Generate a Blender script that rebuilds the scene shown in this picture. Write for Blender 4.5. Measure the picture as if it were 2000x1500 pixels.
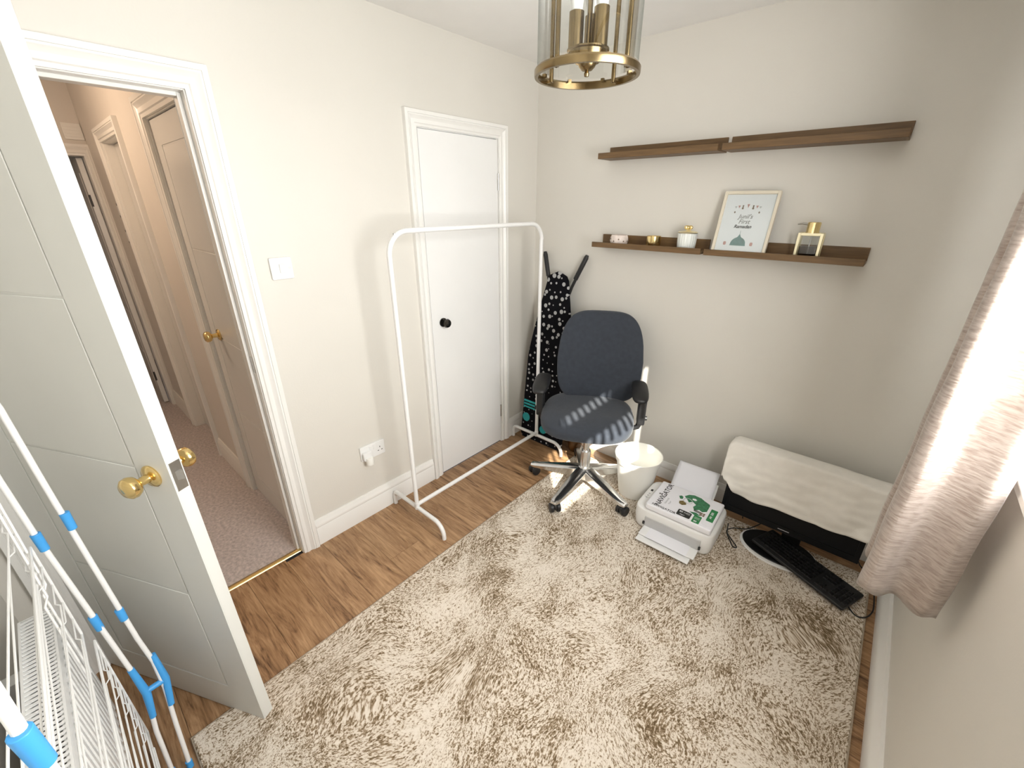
import bpy, bmesh, math, random
from mathutils import Vector, Matrix, noise as mnoise

for o in list(bpy.data.objects):
    bpy.data.objects.remove(o)
SC = bpy.context.scene
COL = SC.collection
PI = math.pi

# ------------------------------------------------------------------ camera
cam_d = bpy.data.cameras.new('camera')
cam = bpy.data.objects.new('camera', cam_d)
COL.objects.link(cam)
YAW, PITCH = math.radians(-41.584), math.radians(23.381)
fwd = Vector((math.sin(YAW)*math.cos(PITCH), math.cos(YAW)*math.cos(PITCH), -math.sin(PITCH)))
cam.location = (1.8716, -2.3509, 1.65)
cam.rotation_euler = fwd.to_track_quat('-Z', 'Y').to_euler()
cam_d.sensor_width = 36.0
cam_d.lens = 36.0*819.67/2000.0
cam_d.clip_start = 0.02
SC.camera = cam

# ------------------------------------------------------------------ world, sun, window light, exposure
w = bpy.data.worlds.new('world')
SC.world = w
w.use_nodes = True
nt = w.node_tree
bg = nt.nodes['Background']
bg.inputs['Color'].default_value = (0.80, 0.90, 1.0, 1)
bg.inputs['Strength'].default_value = 1.5

sun_d = bpy.data.lights.new('sun_offscreen', 'SUN')
sun_d.energy = 30.0
sun_d.angle = math.radians(0.55)
sun_d.color = (1.0, 0.95, 0.86)
sun = bpy.data.objects.new('sun_offscreen', sun_d)
COL.objects.link(sun)
sun.rotation_euler = Vector((-1.0, 0.94, -0.95)).to_track_quat('-Z', 'Y').to_euler()
sun.location = (4.0, -3.5, 4.0)

# daylight entering through the curtained window in the right wall: flat in the glazing plane, the size of the window
al = bpy.data.lights.new('window_right_offscreen', 'AREA')
al.shape = 'RECTANGLE'
al.size = 1.34
al.size_y = 0.98
al.energy = 46.0
al.color = (1.0, 0.99, 0.965)
alo = bpy.data.objects.new('window_right_offscreen', al)
COL.objects.link(alo)
alo.location = (2.2885, -1.49, 1.60)
alo.rotation_euler = Vector((-1, 0, 0)).to_track_quat('-Z', 'Z').to_euler()

hl = bpy.data.lights.new('hall_lamp_offscreen', 'POINT')
hl.energy = 13.0
hl.color = (1.0, 0.76, 0.56)
hl.shadow_soft_size = 0.12
hlo = bpy.data.objects.new('hall_lamp_offscreen', hl)
COL.objects.link(hlo)
hlo.location = (-1.25, -2.55, 2.2)

vs = SC.view_settings
vs.view_transform = 'Standard'
vs.look = 'None'
vs.exposure = 0.32
vs.gamma = 1.0
vs.use_curve_mapping = False

# ------------------------------------------------------------------ materials
def nodes_of(m):
    m.use_nodes = True
    return m.node_tree, m.node_tree.nodes['Principled BSDF']

def mat(name, col, rough=0.5, metal=0.0, var=0.06, vscale=6.0, bump=0.0, bscale=80.0, sheen=0.0,
        coat=0.0, spec=0.5, stretch=None, alpha=1.0):
    m = bpy.data.materials.new(name)
    nt, b = nodes_of(m)
    N, L = nt.nodes, nt.links
    tc = N.new('ShaderNodeTexCoord')
    src = tc.outputs['Object']
    if stretch:
        mp = N.new('ShaderNodeMapping')
        mp.inputs['Scale'].default_value = stretch
        L.new(src, mp.inputs['Vector'])
        src = mp.outputs['Vector']
    nz = N.new('ShaderNodeTexNoise')
    nz.inputs['Scale'].default_value = vscale
    nz.inputs['Detail'].default_value = 3.0
    L.new(src, nz.inputs['Vector'])
    rp = N.new('ShaderNodeValToRGB')
    rp.color_ramp.elements[0].position = 0.3
    rp.color_ramp.elements[1].position = 0.7
    rp.color_ramp.elements[0].color = (*[max(0, c*(1-var)) for c in col], 1)
    rp.color_ramp.elements[1].color = (*[min(1, c*(1+var)) for c in col], 1)
    L.new(nz.outputs['Fac'], rp.inputs['Fac'])
    L.new(rp.outputs['Color'], b.inputs['Base Color'])
    b.inputs['Roughness'].default_value = rough
    b.inputs['Metallic'].default_value = metal
    b.inputs['Specular IOR Level'].default_value = spec
    b.inputs['Sheen Weight'].default_value = sheen
    b.inputs['Coat Weight'].default_value = coat
    if bump > 0:
        n2 = N.new('ShaderNodeTexNoise')
        n2.inputs['Scale'].default_value = bscale
        n2.inputs['Detail'].default_value = 4.0
        L.new(src, n2.inputs['Vector'])
        bp = N.new('ShaderNodeBump')
        bp.inputs['Strength'].default_value = bump
        bp.inputs['Distance'].default_value = 0.01
        L.new(n2.outputs['Fac'], bp.inputs['Height'])
        L.new(bp.outputs['Normal'], b.inputs['Normal'])
    return m

def glass_mat(name, tint, gloss=0.05, rough=0.02):
    m = bpy.data.materials.new(name)
    m.use_nodes = True
    nt = m.node_tree
    N, L = nt.nodes, nt.links
    for n in list(N):
        N.remove(n)
    out = N.new('ShaderNodeOutputMaterial')
    tr = N.new('ShaderNodeBsdfTransparent')
    gl = N.new('ShaderNodeBsdfGlossy')
    gl.inputs['Roughness'].default_value = rough
    lw = N.new('ShaderNodeLayerWeight')
    lw.inputs['Blend'].default_value = 0.25
    rp = N.new('ShaderNodeValToRGB')
    rp.color_ramp.elements[0].color = (*tint, 1)
    rp.color_ramp.elements[1].color = (tint[0]*.55, tint[1]*.60, tint[2]*.58, 1)
    rp.color_ramp.elements[0].position = 0.35
    L.new(lw.outputs['Facing'], rp.inputs['Fac'])
    L.new(rp.outputs['Color'], tr.inputs['Color'])
    mx = N.new('ShaderNodeMixShader')
    mt = N.new('ShaderNodeMath')
    mt.operation = 'MULTIPLY_ADD'
    mt.inputs[1].default_value = 0.5
    mt.inputs[2].default_value = gloss
    L.new(lw.outputs['Fresnel'], mt.inputs[0])
    L.new(mt.outputs[0], mx.inputs['Fac'])
    L.new(tr.outputs[0], mx.inputs[1])
    L.new(gl.outputs[0], mx.inputs[2])
    L.new(mx.outputs[0], out.inputs['Surface'])
    return m

M = {}
M['wall'] = mat('wall_paint', (0.715, 0.690, 0.635), 0.5, var=0.012, vscale=3, bump=0.04, bscale=140)
M['ceiling'] = mat('ceiling_paint', (0.90, 0.89, 0.87), 0.75, var=0.02, vscale=4, bump=0.05, bscale=60)
M['gloss'] = mat('white_gloss_paint', (0.86, 0.85, 0.82), 0.3, var=0.015, vscale=5)
M['door'] = mat('door_white_paint', (0.74, 0.745, 0.71), 0.38, var=0.015, vscale=5)
M['flushdoor'] = mat('flush_door_paint', (0.86, 0.86, 0.85), 0.4, var=0.012, vscale=5)
M['hallwall'] = mat('hall_paint', (0.70, 0.655, 0.60), 0.45, var=0.03, vscale=3)
M['hallgloss'] = mat('hall_gloss_paint', (0.84, 0.82, 0.78), 0.28, var=0.02, vscale=4)
M['halldoor'] = mat('hall_door_paint', (0.76, 0.755, 0.73), 0.25, var=0.02, vscale=4)
M['whitemetal'] = mat('white_powder_coat', (0.86, 0.86, 0.85), 0.35, var=0.01)
M['whiteplastic'] = mat('white_plastic', (0.83, 0.83, 0.82), 0.35, var=0.01)
M['binplastic'] = mat('cream_white_plastic', (0.86, 0.85, 0.80), 0.4, var=0.01)
M['blue'] = mat('sky_blue_plastic', (0.06, 0.36, 0.80), 0.4, var=0.05)
M['brass'] = mat('polished_brass', (0.80, 0.60, 0.27), 0.18, 1.0, var=0.06, vscale=20)
M['antique'] = mat('antique_brass', (0.27, 0.20, 0.105), 0.25, 1.0, var=0.12, vscale=25)
M['gold'] = mat('gold_metal', (0.90, 0.72, 0.36), 0.22, 1.0, var=0.05, vscale=30)
M['palegold'] = mat('pale_gold_metal', (0.93, 0.86, 0.62), 0.3, 1.0, var=0.03)
M['chrome'] = mat('polished_aluminium', (0.80, 0.80, 0.80), 0.16, 1.0, var=0.03)
M['steel'] = mat('brushed_steel', (0.55, 0.54, 0.52), 0.3, 1.0, var=0.08, vscale=40)
M['black'] = mat('black_plastic', (0.012, 0.012, 0.013), 0.45, var=0.1)
M['blackgloss'] = mat('black_gloss_plastic', (0.006, 0.006, 0.007), 0.3, var=0.1)
M['screen'] = mat('matt_screen_black', (0.003, 0.003, 0.004), 0.55, var=0.05, spec=0.25)
M['darkgrey'] = mat('dark_grey_plastic', (0.06, 0.06, 0.065), 0.5, var=0.1)
M['chairfabric'] = mat('slate_grey_fabric', (0.034, 0.041, 0.055), 0.9, var=0.10, vscale=40, bump=0.25, bscale=700, sheen=0.15)
M['shelfwood'] = mat('stained_shelf_wood', (0.150, 0.085, 0.034), 0.5, var=0.22, vscale=9, stretch=(1, 14, 14), bump=0.05, bscale=60)
M['cloth'] = mat('off_white_cotton', (0.88, 0.85, 0.79), 0.9, var=0.03, vscale=20, bump=0.12, bscale=500, sheen=0.1)
M['paper'] = mat('white_paper', (0.84, 0.84, 0.88), 0.7, var=0.01)
M['printerwhite'] = mat('printer_white_plastic', (0.84, 0.84, 0.83), 0.35, var=0.01)
M['printergrey'] = mat('printer_grey_plastic', (0.50, 0.50, 0.50), 0.4, var=0.03)
M['greenink'] = mat('green_ink', (0.012, 0.20, 0.055), 0.45, var=0.15, vscale=60)
M['mapgreen'] = mat('map_green_ink', (0.035, 0.19, 0.085), 0.45, var=0.4, vscale=90)
M['olivegold'] = mat('olive_gold_ink', (0.18, 0.13, 0.04), 0.45, var=0.3, vscale=90)
M['greyink'] = mat('grey_ink', (0.20, 0.20, 0.20), 0.5, var=0.1)
M['paleink'] = mat('pale_grey_ink', (0.52, 0.53, 0.54), 0.5, var=0.1)
M['blackink'] = mat('black_ink', (0.012, 0.012, 0.012), 0.45, var=0.1)
M['tealink'] = mat('teal_ink', (0.14, 0.24, 0.24), 0.6, var=0.15, vscale=60)
M['pinkink'] = mat('pink_ink', (0.55, 0.30, 0.28), 0.6, var=0.1)
M['brownink'] = mat('brown_ink', (0.20, 0.14, 0.10), 0.6, var=0.1)
M['turquoise'] = mat('turquoise_print', (0.03, 0.36, 0.38), 0.85, var=0.1)
M['framewood'] = mat('pale_beige_frame', (0.74, 0.68, 0.55), 0.4, var=0.03)
M['brownpot'] = mat('brown_lacquer', (0.10, 0.045, 0.012), 0.3, var=0.25, vscale=20)
M['jarwhite'] = mat('ribbed_white_glass', (0.80, 0.83, 0.80), 0.2, var=0.02)
M['bulb'] = mat('opal_bulb_glass', (0.90, 0.90, 0.90), 0.25, var=0.01)
M['glass'] = glass_mat('clear_glass', (0.97, 0.985, 0.975))
M['lampglass'] = glass_mat('lantern_glass', (0.955, 0.97, 0.96), 0.06)
M['pane'] = glass_mat('window_glass', (0.98, 0.99, 0.99), 0.02)
M['sunblock'] = mat('sun_block_pane', (0.85, 0.87, 0.88), 0.8, var=0.02)  # opaque white for the added pane that stops low sun
M['pink_dot'] = mat('blush_ceramic', (0.80, 0.70, 0.64), 0.4, var=0.12, vscale=60)

def wood_floor():
    m = bpy.data.materials.new('laminate_oak')
    nt, b = nodes_of(m)
    N, L = nt.nodes, nt.links
    tc = N.new('ShaderNodeTexCoord')
    oi = N.new('ShaderNodeObjectInfo')
    off = N.new('ShaderNodeVectorMath')
    off.operation = 'ADD'
    sc = N.new('ShaderNodeVectorMath')
    sc.operation = 'SCALE'
    cmb = N.new('ShaderNodeCombineXYZ')
    for i in range(3):
        L.new(oi.outputs['Random'], cmb.inputs[i])
    L.new(cmb.outputs[0], sc.inputs[0])
    sc.inputs['Scale'].default_value = 37.0
    L.new(tc.outputs['Object'], off.inputs[0])
    L.new(sc.outputs[0], off.inputs[1])
    mp = N.new('ShaderNodeMapping')
    mp.inputs['Scale'].default_value = (3.2, 26, 26)
    L.new(off.outputs[0], mp.inputs['Vector'])
    n1 = N.new('ShaderNodeTexNoise')
    n1.inputs['Scale'].default_value = 1.0
    n1.inputs['Detail'].default_value = 8
    n1.inputs['Roughness'].default_value = 0.65
    n1.inputs['Distortion'].default_value = 1.4
    L.new(mp.outputs[0], n1.inputs['Vector'])
    mp2 = N.new('ShaderNodeMapping')
    mp2.inputs['Scale'].default_value = (12, 160, 160)
    L.new(off.outputs[0], mp2.inputs['Vector'])
    n2 = N.new('ShaderNodeTexNoise')
    n2.inputs['Scale'].default_value = 1.0
    n2.inputs['Detail'].default_value = 3
    L.new(mp2.outputs[0], n2.inputs['Vector'])
    ad = N.new('ShaderNodeMath')
    ad.operation = 'MULTIPLY_ADD'
    ad.inputs[1].default_value = 0.35
    L.new(n2.outputs['Fac'], ad.inputs[0])
    L.new(n1.outputs['Fac'], ad.inputs[2])
    rv = N.new('ShaderNodeMath')
    rv.operation = 'MULTIPLY_ADD'
    rv.inputs[1].default_value = 0.12
    L.new(oi.outputs['Random'], rv.inputs[0])
    L.new(ad.outputs[0], rv.inputs[2])
    rp = N.new('ShaderNodeValToRGB')
    e = rp.color_ramp.elements
    e[0].position = 0.50
    e[0].color = (0.085, 0.038, 0.014, 1)
    e[1].position = 0.92
    e[1].color = (0.50, 0.31, 0.165, 1)
    mid = e.new(0.66)
    mid.color = (0.285, 0.155, 0.072, 1)
    L.new(rv.outputs[0], rp.inputs['Fac'])
    L.new(rp.outputs[0], b.inputs['Base Color'])
    b.inputs['Roughness'].default_value = 0.42
    bp = N.new('ShaderNodeBump')
    bp.inputs['Strength'].default_value = 0.08
    bp.inputs['Distance'].default_value = 0.004
    L.new(n2.outputs['Fac'], bp.inputs['Height'])
    L.new(bp.outputs[0], b.inputs['Normal'])
    return m
M['floor'] = wood_floor()

def rug_mat():
    m = bpy.data.materials.new('abstract_woven_rug')
    nt, b = nodes_of(m)
    N, L = nt.nodes, nt.links
    tc = N.new('ShaderNodeTexCoord')
    # swirl warp
    nw = N.new('ShaderNodeTexNoise')
    nw.inputs['Scale'].default_value = 2.0
    nw.inputs['Detail'].default_value = 1.5
    L.new(tc.outputs['Object'], nw.inputs['Vector'])
    sub = N.new('ShaderNodeVectorMath')
    sub.operation = 'SUBTRACT'
    sub.inputs[1].default_value = (0.5, 0.5, 0.5)
    L.new(nw.outputs['Color'], sub.inputs[0])
    scl = N.new('ShaderNodeVectorMath')
    scl.operation = 'SCALE'
    scl.inputs['Scale'].default_value = 0.40
    L.new(sub.outputs[0], scl.inputs[0])
    add = N.new('ShaderNodeVectorMath')
    add.operation = 'ADD'
    L.new(tc.outputs['Object'], add.inputs[0])
    L.new(scl.outputs[0], add.inputs[1])
    def noise(scale3, detail, rough=0.6, dist=0.0, rot=0.0):
        mp = N.new('ShaderNodeMapping')
        mp.inputs['Scale'].default_value = scale3
        mp.inputs['Rotation'].default_value = (0, 0, rot)
        L.new(add.outputs[0], mp.inputs['Vector'])
        n = N.new('ShaderNodeTexNoise')
        n.inputs['Scale'].default_value = 1.0
        n.inputs['Detail'].default_value = detail
        n.inputs['Roughness'].default_value = rough
        n.inputs['Distortion'].default_value = dist
        L.new(mp.outputs[0], n.inputs['Vector'])
        return n.outputs['Fac']
    streak = noise((140, 66, 1), 4, 0.62, 0.8, 0.5)
    speck = noise((210, 170, 1), 3, 0.6)
    mid = noise((8, 6, 1), 4, 0.6, 0.6)
    big = noise((2.2, 2.6, 1), 3, 0.55)
    def mth(op, a, bb, c=None):
        n = N.new('ShaderNodeMath')
        n.operation = op
        for i, v in enumerate((a, bb, c)):
            if v is None:
                continue
            if isinstance(v, (int, float)):
                n.inputs[i].default_value = v
            else:
                L.new(v, n.inputs[i])
        return n.outputs[0]
    s = mth('MULTIPLY_ADD', speck, 0.45, mth('MULTIPLY', streak, 0.75))
    s = mth('MULTIPLY_ADD', mid, 0.34, s)
    s = mth('MULTIPLY_ADD', big, 0.20, s)
    rp = N.new('ShaderNodeValToRGB')
    e = rp.color_ramp.elements
    e[0].position = 0.725
    e[0].color = (0.13, 0.088, 0.045, 1)
    e[1].position = 1.01
    e[1].color = (0.79, 0.72, 0.63, 1)
    for pos, col in ((0.795, (0.27, 0.195, 0.120)), (0.842, (0.44, 0.35, 0.255)), (0.880, (0.69, 0.61, 0.51))):
        x = e.new(pos)
        x.color = (*col, 1)
    L.new(s, rp.inputs['Fac'])
    L.new(rp.outputs[0], b.inputs['Base Color'])
    b.inputs['Roughness'].default_value = 0.95
    b.inputs['Sheen Weight'].default_value = 0.1
    b.inputs['Specular IOR Level'].default_value = 0.2
    bp = N.new('ShaderNodeBump')
    bp.inputs['Strength'].default_value = 0.5
    bp.inputs['Distance'].default_value = 0.006
    L.new(s, bp.inputs['Height'])
    L.new(bp.outputs[0], b.inputs['Normal'])
    return m
M['rug'] = rug_mat()
M['rugedge'] = mat('rug_binding', (0.40, 0.33, 0.25), 0.95, var=0.15, vscale=120)
M['carpet'] = mat('mauve_carpet', (0.58, 0.505, 0.475), 1.0, var=0.22, vscale=70, bump=0.6, bscale=260, spec=0.1)

def dotted():
    m = bpy.data.materials.new('dotted_black_cover')
    nt, b = nodes_of(m)
    N, L = nt.nodes, nt.links
    tc = N.new('ShaderNodeTexCoord')
    sep = N.new('ShaderNodeSeparateXYZ')
    L.new(tc.outputs['Object'], sep.inputs[0])
    cm = N.new('ShaderNodeCombineXYZ')
    L.new(sep.outputs['X'], cm.inputs[0])
    L.new(sep.outputs['Z'], cm.inputs[1])
    v = N.new('ShaderNodeTexVoronoi')
    v.voronoi_dimensions = '2D'
    v.inputs['Scale'].default_value = 23.0
    v.inputs['Randomness'].default_value = 0.7
    L.new(cm.outputs[0], v.inputs['Vector'])
    cs = N.new('ShaderNodeSeparateColor')
    L.new(v.outputs['Color'], cs.inputs[0])
    rad = N.new('ShaderNodeMath')
    rad.operation = 'MULTIPLY_ADD'
    rad.inputs[1].default_value = 0.26
    rad.inputs[2].default_value = 0.10
    L.new(cs.outputs[0], rad.inputs[0])
    # dots grow towards the nose, as printed on the cover
    zz = N.new('ShaderNodeMapRange')
    zz.inputs['From Min'].default_value = 0.25
    zz.inputs['From Max'].default_value = 1.1
    zz.inputs['To Min'].default_value = 0.45
    zz.inputs['To Max'].default_value = 1.0
    L.new(sep.outputs['Z'], zz.inputs['Value'])
    r2 = N.new('ShaderNodeMath')
    r2.operation = 'MULTIPLY'
    L.new(rad.outputs[0], r2.inputs[0])
    L.new(zz.outputs[0], r2.inputs[1])
    lt = N.new('ShaderNodeMath')
    lt.operation = 'LESS_THAN'
    L.new(v.outputs['Distance'], lt.inputs[0])
    L.new(r2.outputs[0], lt.inputs[1])
    mx = N.new('ShaderNodeMixRGB')
    mx.inputs['Color1'].default_value = (0.006, 0.006, 0.008, 1)
    mx.inputs['Color2'].default_value = (0.42, 0.42, 0.42, 1)
    L.new(lt.outputs[0], mx.inputs['Fac'])
    L.new(mx.outputs[0], b.inputs['Base Color'])
    b.inputs['Roughness'].default_value = 0.9
    b.inputs['Specular IOR Level'].default_value = 0.1
    return m
M['dotted'] = dotted()

def curtain_mat():
    m = bpy.data.materials.new('champagne_satin')
    nt, b = nodes_of(m)
    N, L = nt.nodes, nt.links
    tc = N.new('ShaderNodeTexCoord')
    mp = N.new('ShaderNodeMapping')
    mp.inputs['Scale'].default_value = (34, 34, 190)
    L.new(tc.outputs['Object'], mp.inputs['Vector'])
    n = N.new('ShaderNodeTexNoise')
    n.inputs['Scale'].default_value = 1
    n.inputs['Detail'].default_value = 6
    n.inputs['Distortion'].default_value = 0.25
    L.new(mp.outputs[0], n.inputs['Vector'])
    rp = N.new('ShaderNodeValToRGB')
    rp.color_ramp.elements[0].position = 0.32
    rp.color_ramp.elements[0].color = (0.33, 0.26, 0.22, 1)
    rp.color_ramp.elements[1].position = 0.62
    rp.color_ramp.elements[1].color = (0.50, 0.43, 0.385, 1)
    L.new(n.outputs['Fac'], rp.inputs['Fac'])
    L.new(rp.outputs[0], b.inputs['Base Color'])
    b.inputs['Roughness'].default_value = 0.42
    b.inputs['Metallic'].default_value = 0.25
    b.inputs['Sheen Weight'].default_value = 0.3
    bp = N.new('ShaderNodeBump')
    bp.inputs['Strength'].default_value = 0.45
    bp.inputs['Distance'].default_value = 0.004
    L.new(n.outputs['Fac'], bp.inputs['Height'])
    L.new(bp.outputs[0], b.inputs['Normal'])
    return m
M['curtain'] = curtain_mat()

# ------------------------------------------------------------------ mesh helpers
class MB:
    def __init__(s):
        s.v, s.f = [], []
    def add(s, vs, fs):
        o = len(s.v)
        s.v += [tuple(p) for p in vs]
        s.f += [tuple(i+o for i in f) for f in fs]
        return s
    def box(s, lo, hi, rot=None, c=None):
        (x0, y0, z0), (x1, y1, z1) = lo, hi
        vs = [Vector(p) for p in ((x0,y0,z0),(x1,y0,z0),(x1,y1,z0),(x0,y1,z0),(x0,y0,z1),(x1,y0,z1),(x1,y1,z1),(x0,y1,z1))]
        if rot is not None:
            c = Vector(c or (0, 0, 0))
            vs = [rot @ (p-c) + c for p in vs]
        return s.add(vs, [(0,3,2,1),(4,5,6,7),(0,1,5,4),(1,2,6,5),(2,3,7,6),(3,0,4,7)])
    def tube(s, pts, r, seg=12, closed=False, cap=True):
        pts = [Vector(p) for p in pts]
        n = len(pts)
        rr = r if isinstance(r, (list, tuple)) else [r]*n
        rings, prev = [], None
        for i, p in enumerate(pts):
            if closed:
                t = (pts[(i+1) % n]-pts[i-1])
            else:
                t = pts[min(i+1, n-1)]-pts[max(i-1, 0)]
            t.normalize()
            if prev is None:
                a = Vector((0, 0, 1)) if abs(t.z) < 0.9 else Vector((1, 0, 0))
                u = t.cross(a).normalized()
            else:
                u = (prev - t*prev.dot(t)).normalized()
            prev = u
            vv = t.cross(u)
            rings.append([p + (u*math.cos(2*PI*k/seg)+vv*math.sin(2*PI*k/seg))*rr[i] for k in range(seg)])
        vs = [q for ring in rings for q in ring]
        fs = []
        m = n if closed else n-1
        for i in range(m):
            j = (i+1) % n
            for k in range(seg):
                k2 = (k+1) % seg
                fs.append((i*seg+k, i*seg+k2, j*seg+k2, j*seg+k))
        if cap and not closed:
            fs.append(tuple(range(seg-1, -1, -1)))
            fs.append(tuple((n-1)*seg+k for k in range(seg)))
        return s.add(vs, fs)
    def cyl(s, p0, p1, r0, r1=None, seg=24):
        return s.tube([p0, p1], [r0, r0 if r1 is None else r1], seg)
    def lathe(s, prof, seg=32, c=(0, 0, 0), R=None, cap=True):
        vs, fs = [], []
        n = len(prof)
        for r, z in prof:
            for k in range(seg):
                a = 2*PI*k/seg
                p = Vector((r*math.cos(a), r*math.sin(a), z))
                if R is not None:
                    p = R @ p
                vs.append(p+Vector(c))
        for i in range(n-1):
            for k in range(seg):
                k2 = (k+1) % seg
                fs.append((i*seg+k, i*seg+k2, (i+1)*seg+k2, (i+1)*seg+k))
        if cap:
            if prof[0][0] > 1e-6:
                fs.append(tuple(range(seg-1, -1, -1)))
            if prof[-1][0] > 1e-6:
                fs.append(tuple((n-1)*seg+k for k in range(seg)))
        return s.add(vs, fs)
    def prism(s, poly, a0, a1, axes='xyz'):
        # poly in the first two named axes, extruded along the third
        ia, ib, ic = ['xyz'.index(c) for c in axes]
        n = len(poly)
        vs = []
        for h in (a0, a1):
            for p in poly:
                q = [0, 0, 0]
                q[ia], q[ib], q[ic] = p[0], p[1], h
                vs.append(q)
        fs = [tuple(range(n-1, -1, -1)), tuple(range(n, 2*n))]
        for i in range(n):
            j = (i+1) % n
            fs.append((i, j, n+j, n+i))
        return s.add(vs, fs)
    def super(s, a, b, c, e1=0.4, e2=0.4, nu=40, nv=20, fn=None):
        def sp(x, e):
            return math.copysign(abs(x)**e, x)
        vs, fs = [], []
        for i in range(nv+1):
            ph = -PI/2+PI*i/nv
            for k in range(nu):
                th = 2*PI*k/nu
                p = Vector((a*sp(math.cos(ph), e1)*sp(math.cos(th), e2), b*sp(math.cos(ph), e1)*sp(math.sin(th), e2), c*sp(math.sin(ph), e1)))
                vs.append(fn(p) if fn else p)
        for i in range(nv):
            for k in range(nu):
                k2 = (k+1) % nu
                fs.append((i*nu+k, i*nu+k2, (i+1)*nu+k2, (i+1)*nu+k))
        return s.add(vs, fs)
    def mesh(s, name):
        me = bpy.data.meshes.new(name)
        me.from_pydata(s.v, [], s.f)
        bm = bmesh.new()
        bm.from_mesh(me)
        bmesh.ops.remove_doubles(bm, verts=bm.verts, dist=1e-6)
        bmesh.ops.recalc_face_normals(bm, faces=bm.faces)
        bm.to_mesh(me)
        bm.free()
        me.update()
        return me
    def build(s, name, m, parent=None, smooth=None, bevel=0, seg=2):
        me = s.mesh(name)
        return obj(name, me, m, parent, smooth, bevel, seg)

def obj(name, me, m, parent=None, smooth=None, bevel=0, seg=2):
    o = bpy.data.objects.new(name, me)
    COL.objects.link(o)
    if m is not None:
        me.materials.clear()
        me.materials.append(M[m] if isinstance(m, str) else m)
    if smooth is not None:
        me.shade_smooth()
        me.set_sharp_from_angle(angle=math.radians(smooth))
    if bevel:
        bv = o.modifiers.new('bevel', 'BEVEL')
        bv.width = bevel
        bv.segments = seg
        bv.limit_method = 'ANGLE'
        bv.angle_limit = math.radians(40)
        if smooth is None:
            me.shade_smooth()
            me.set_sharp_from_angle(angle=math.radians(30))
    if parent is not None:
        o.parent = parent
    return o

def thing(name, label, cat, loc=(0, 0, 0), rz=0.0, group=None):
    o = bpy.data.objects.new(name, None)
    COL.objects.link(o)
    o.location = loc
    o.rotation_euler = (0, 0, rz)
    o.empty_display_size = 0.05
    return tag(o, label, cat, group)
def tag(o, label, cat, group=None):
    o['label'] = label
    o['category'] = cat
    if group:
        o['group'] = group
    return o
def struct(o, label, cat):
    o['kind'] = 'structure'
    return tag(o, label, cat)

def text_mesh(body, size, name, bold=0.0, shear=0.0, align='CENTER', ext=0.0002):
    cu = bpy.data.curves.new('tmp_text', 'FONT')
    cu.body = body
    cu.size = size
    cu.align_x = align
    cu.align_y = 'CENTER'
    cu.shear = shear
    cu.offset = bold
    cu.extrude = ext
    cu.resolution_u = 3
    to = bpy.data.objects.new('tmp_text', cu)
    COL.objects.link(to)
    dg = bpy.context.evaluated_depsgraph_get()
    me = bpy.data.meshes.new_from_object(to.evaluated_get(dg))
    me.name = name
    bpy.data.objects.remove(to)
    bpy.data.curves.remove(cu)
    return me

def rounded(w, h, r, n=5, cx=0, cy=0):
    pts = []
    for sx, sy, a0 in ((1, 1, 0), (-1, 1, 90), (-1, -1, 180), (1, -1, 270)):
        for k in range(n+1):
            a = math.radians(a0+90*k/n)
            pts.append((cx+sx*(w/2-r)+r*math.cos(a), cy+sy*(h/2-r)+r*math.sin(a)))
    return pts

# ------------------------------------------------------------------ room constants
XL, XR = -0.016, 2.235          # wall faces (skirtings stand 16-28 mm proud)
YB, YF = 0.016, -2.72
ZC = 2.40
DM = (-2.585, -1.840, 1.985)    # bedroom doorway: y0, y1, head
DC = (-0.920, -0.360, 1.980)    # cupboard doorway
WIN = (-2.19, -0.75, 1.06, 2.13)

# ------------------------------------------------------------------ floor and planks
fl = MB().box((-0.055, YF, -0.08), (XR, YB, -0.0125)).build('floor', 'darkgrey')
struct(fl, 'brown wood-effect laminate floor of the small bedroom', 'floor')
random.seed(4)
PW = 0.176
y = YB-0.002
row = 0
while y > YF+0.01:
    y0 = max(y-PW, YF+0.001)
    inwarddoor = (y0 < DM[1]-0.03 and y > DM[0]+0.03)
    xs = -0.045 if (y0 > DM[0]+0.0 and y < DM[1]) else XL+0.002
    cut = 0.35+((row*0.47) % 1.25)
    for a, b_ in ((xs, cut), (cut, min(cut+1.28, XR-0.002)), (cut+1.28, XR-0.002)):
        if b_-a < 0.03:
            continue
        me = MB().box((a-(a+b_)/2+0.0005, -(y-y0)/2+0.0006, -0.012), (b_-(a+b_)/2-0.0005, (y-y0)/2-0.0006, 0.0)).mesh('plank')
        o = obj('plank', me, 'floor', fl)
        o.location = ((a+b_)/2, (y+y0)/2, 0)
    y -= PW
    row += 1

# ------------------------------------------------------------------ walls
def wall_with_holes(mb, axis, t0, t1, lo, hi, holes, z1):
    # wall along `axis`; holes: (a0,a1,z0,z1)
    def bx(a0, a1, zz0, zz1):
        if a1-a0 < 1e-4 or zz1-zz0 < 1e-4:
            return
        if axis == 'y':
            mb.box((t0, a0, zz0), (t1, a1, zz1))
        else:
            mb.box((a0, t0, zz0), (a1, t1, zz1))
    a = lo
    for h0, h1, z0, zz in sorted(holes):
        bx(a, h0, 0, z1)
        bx(h0, h1, 0, z0)
        bx(h0, h1, zz, z1)
        a = h1
    bx(a, hi, 0, z1)

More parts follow.
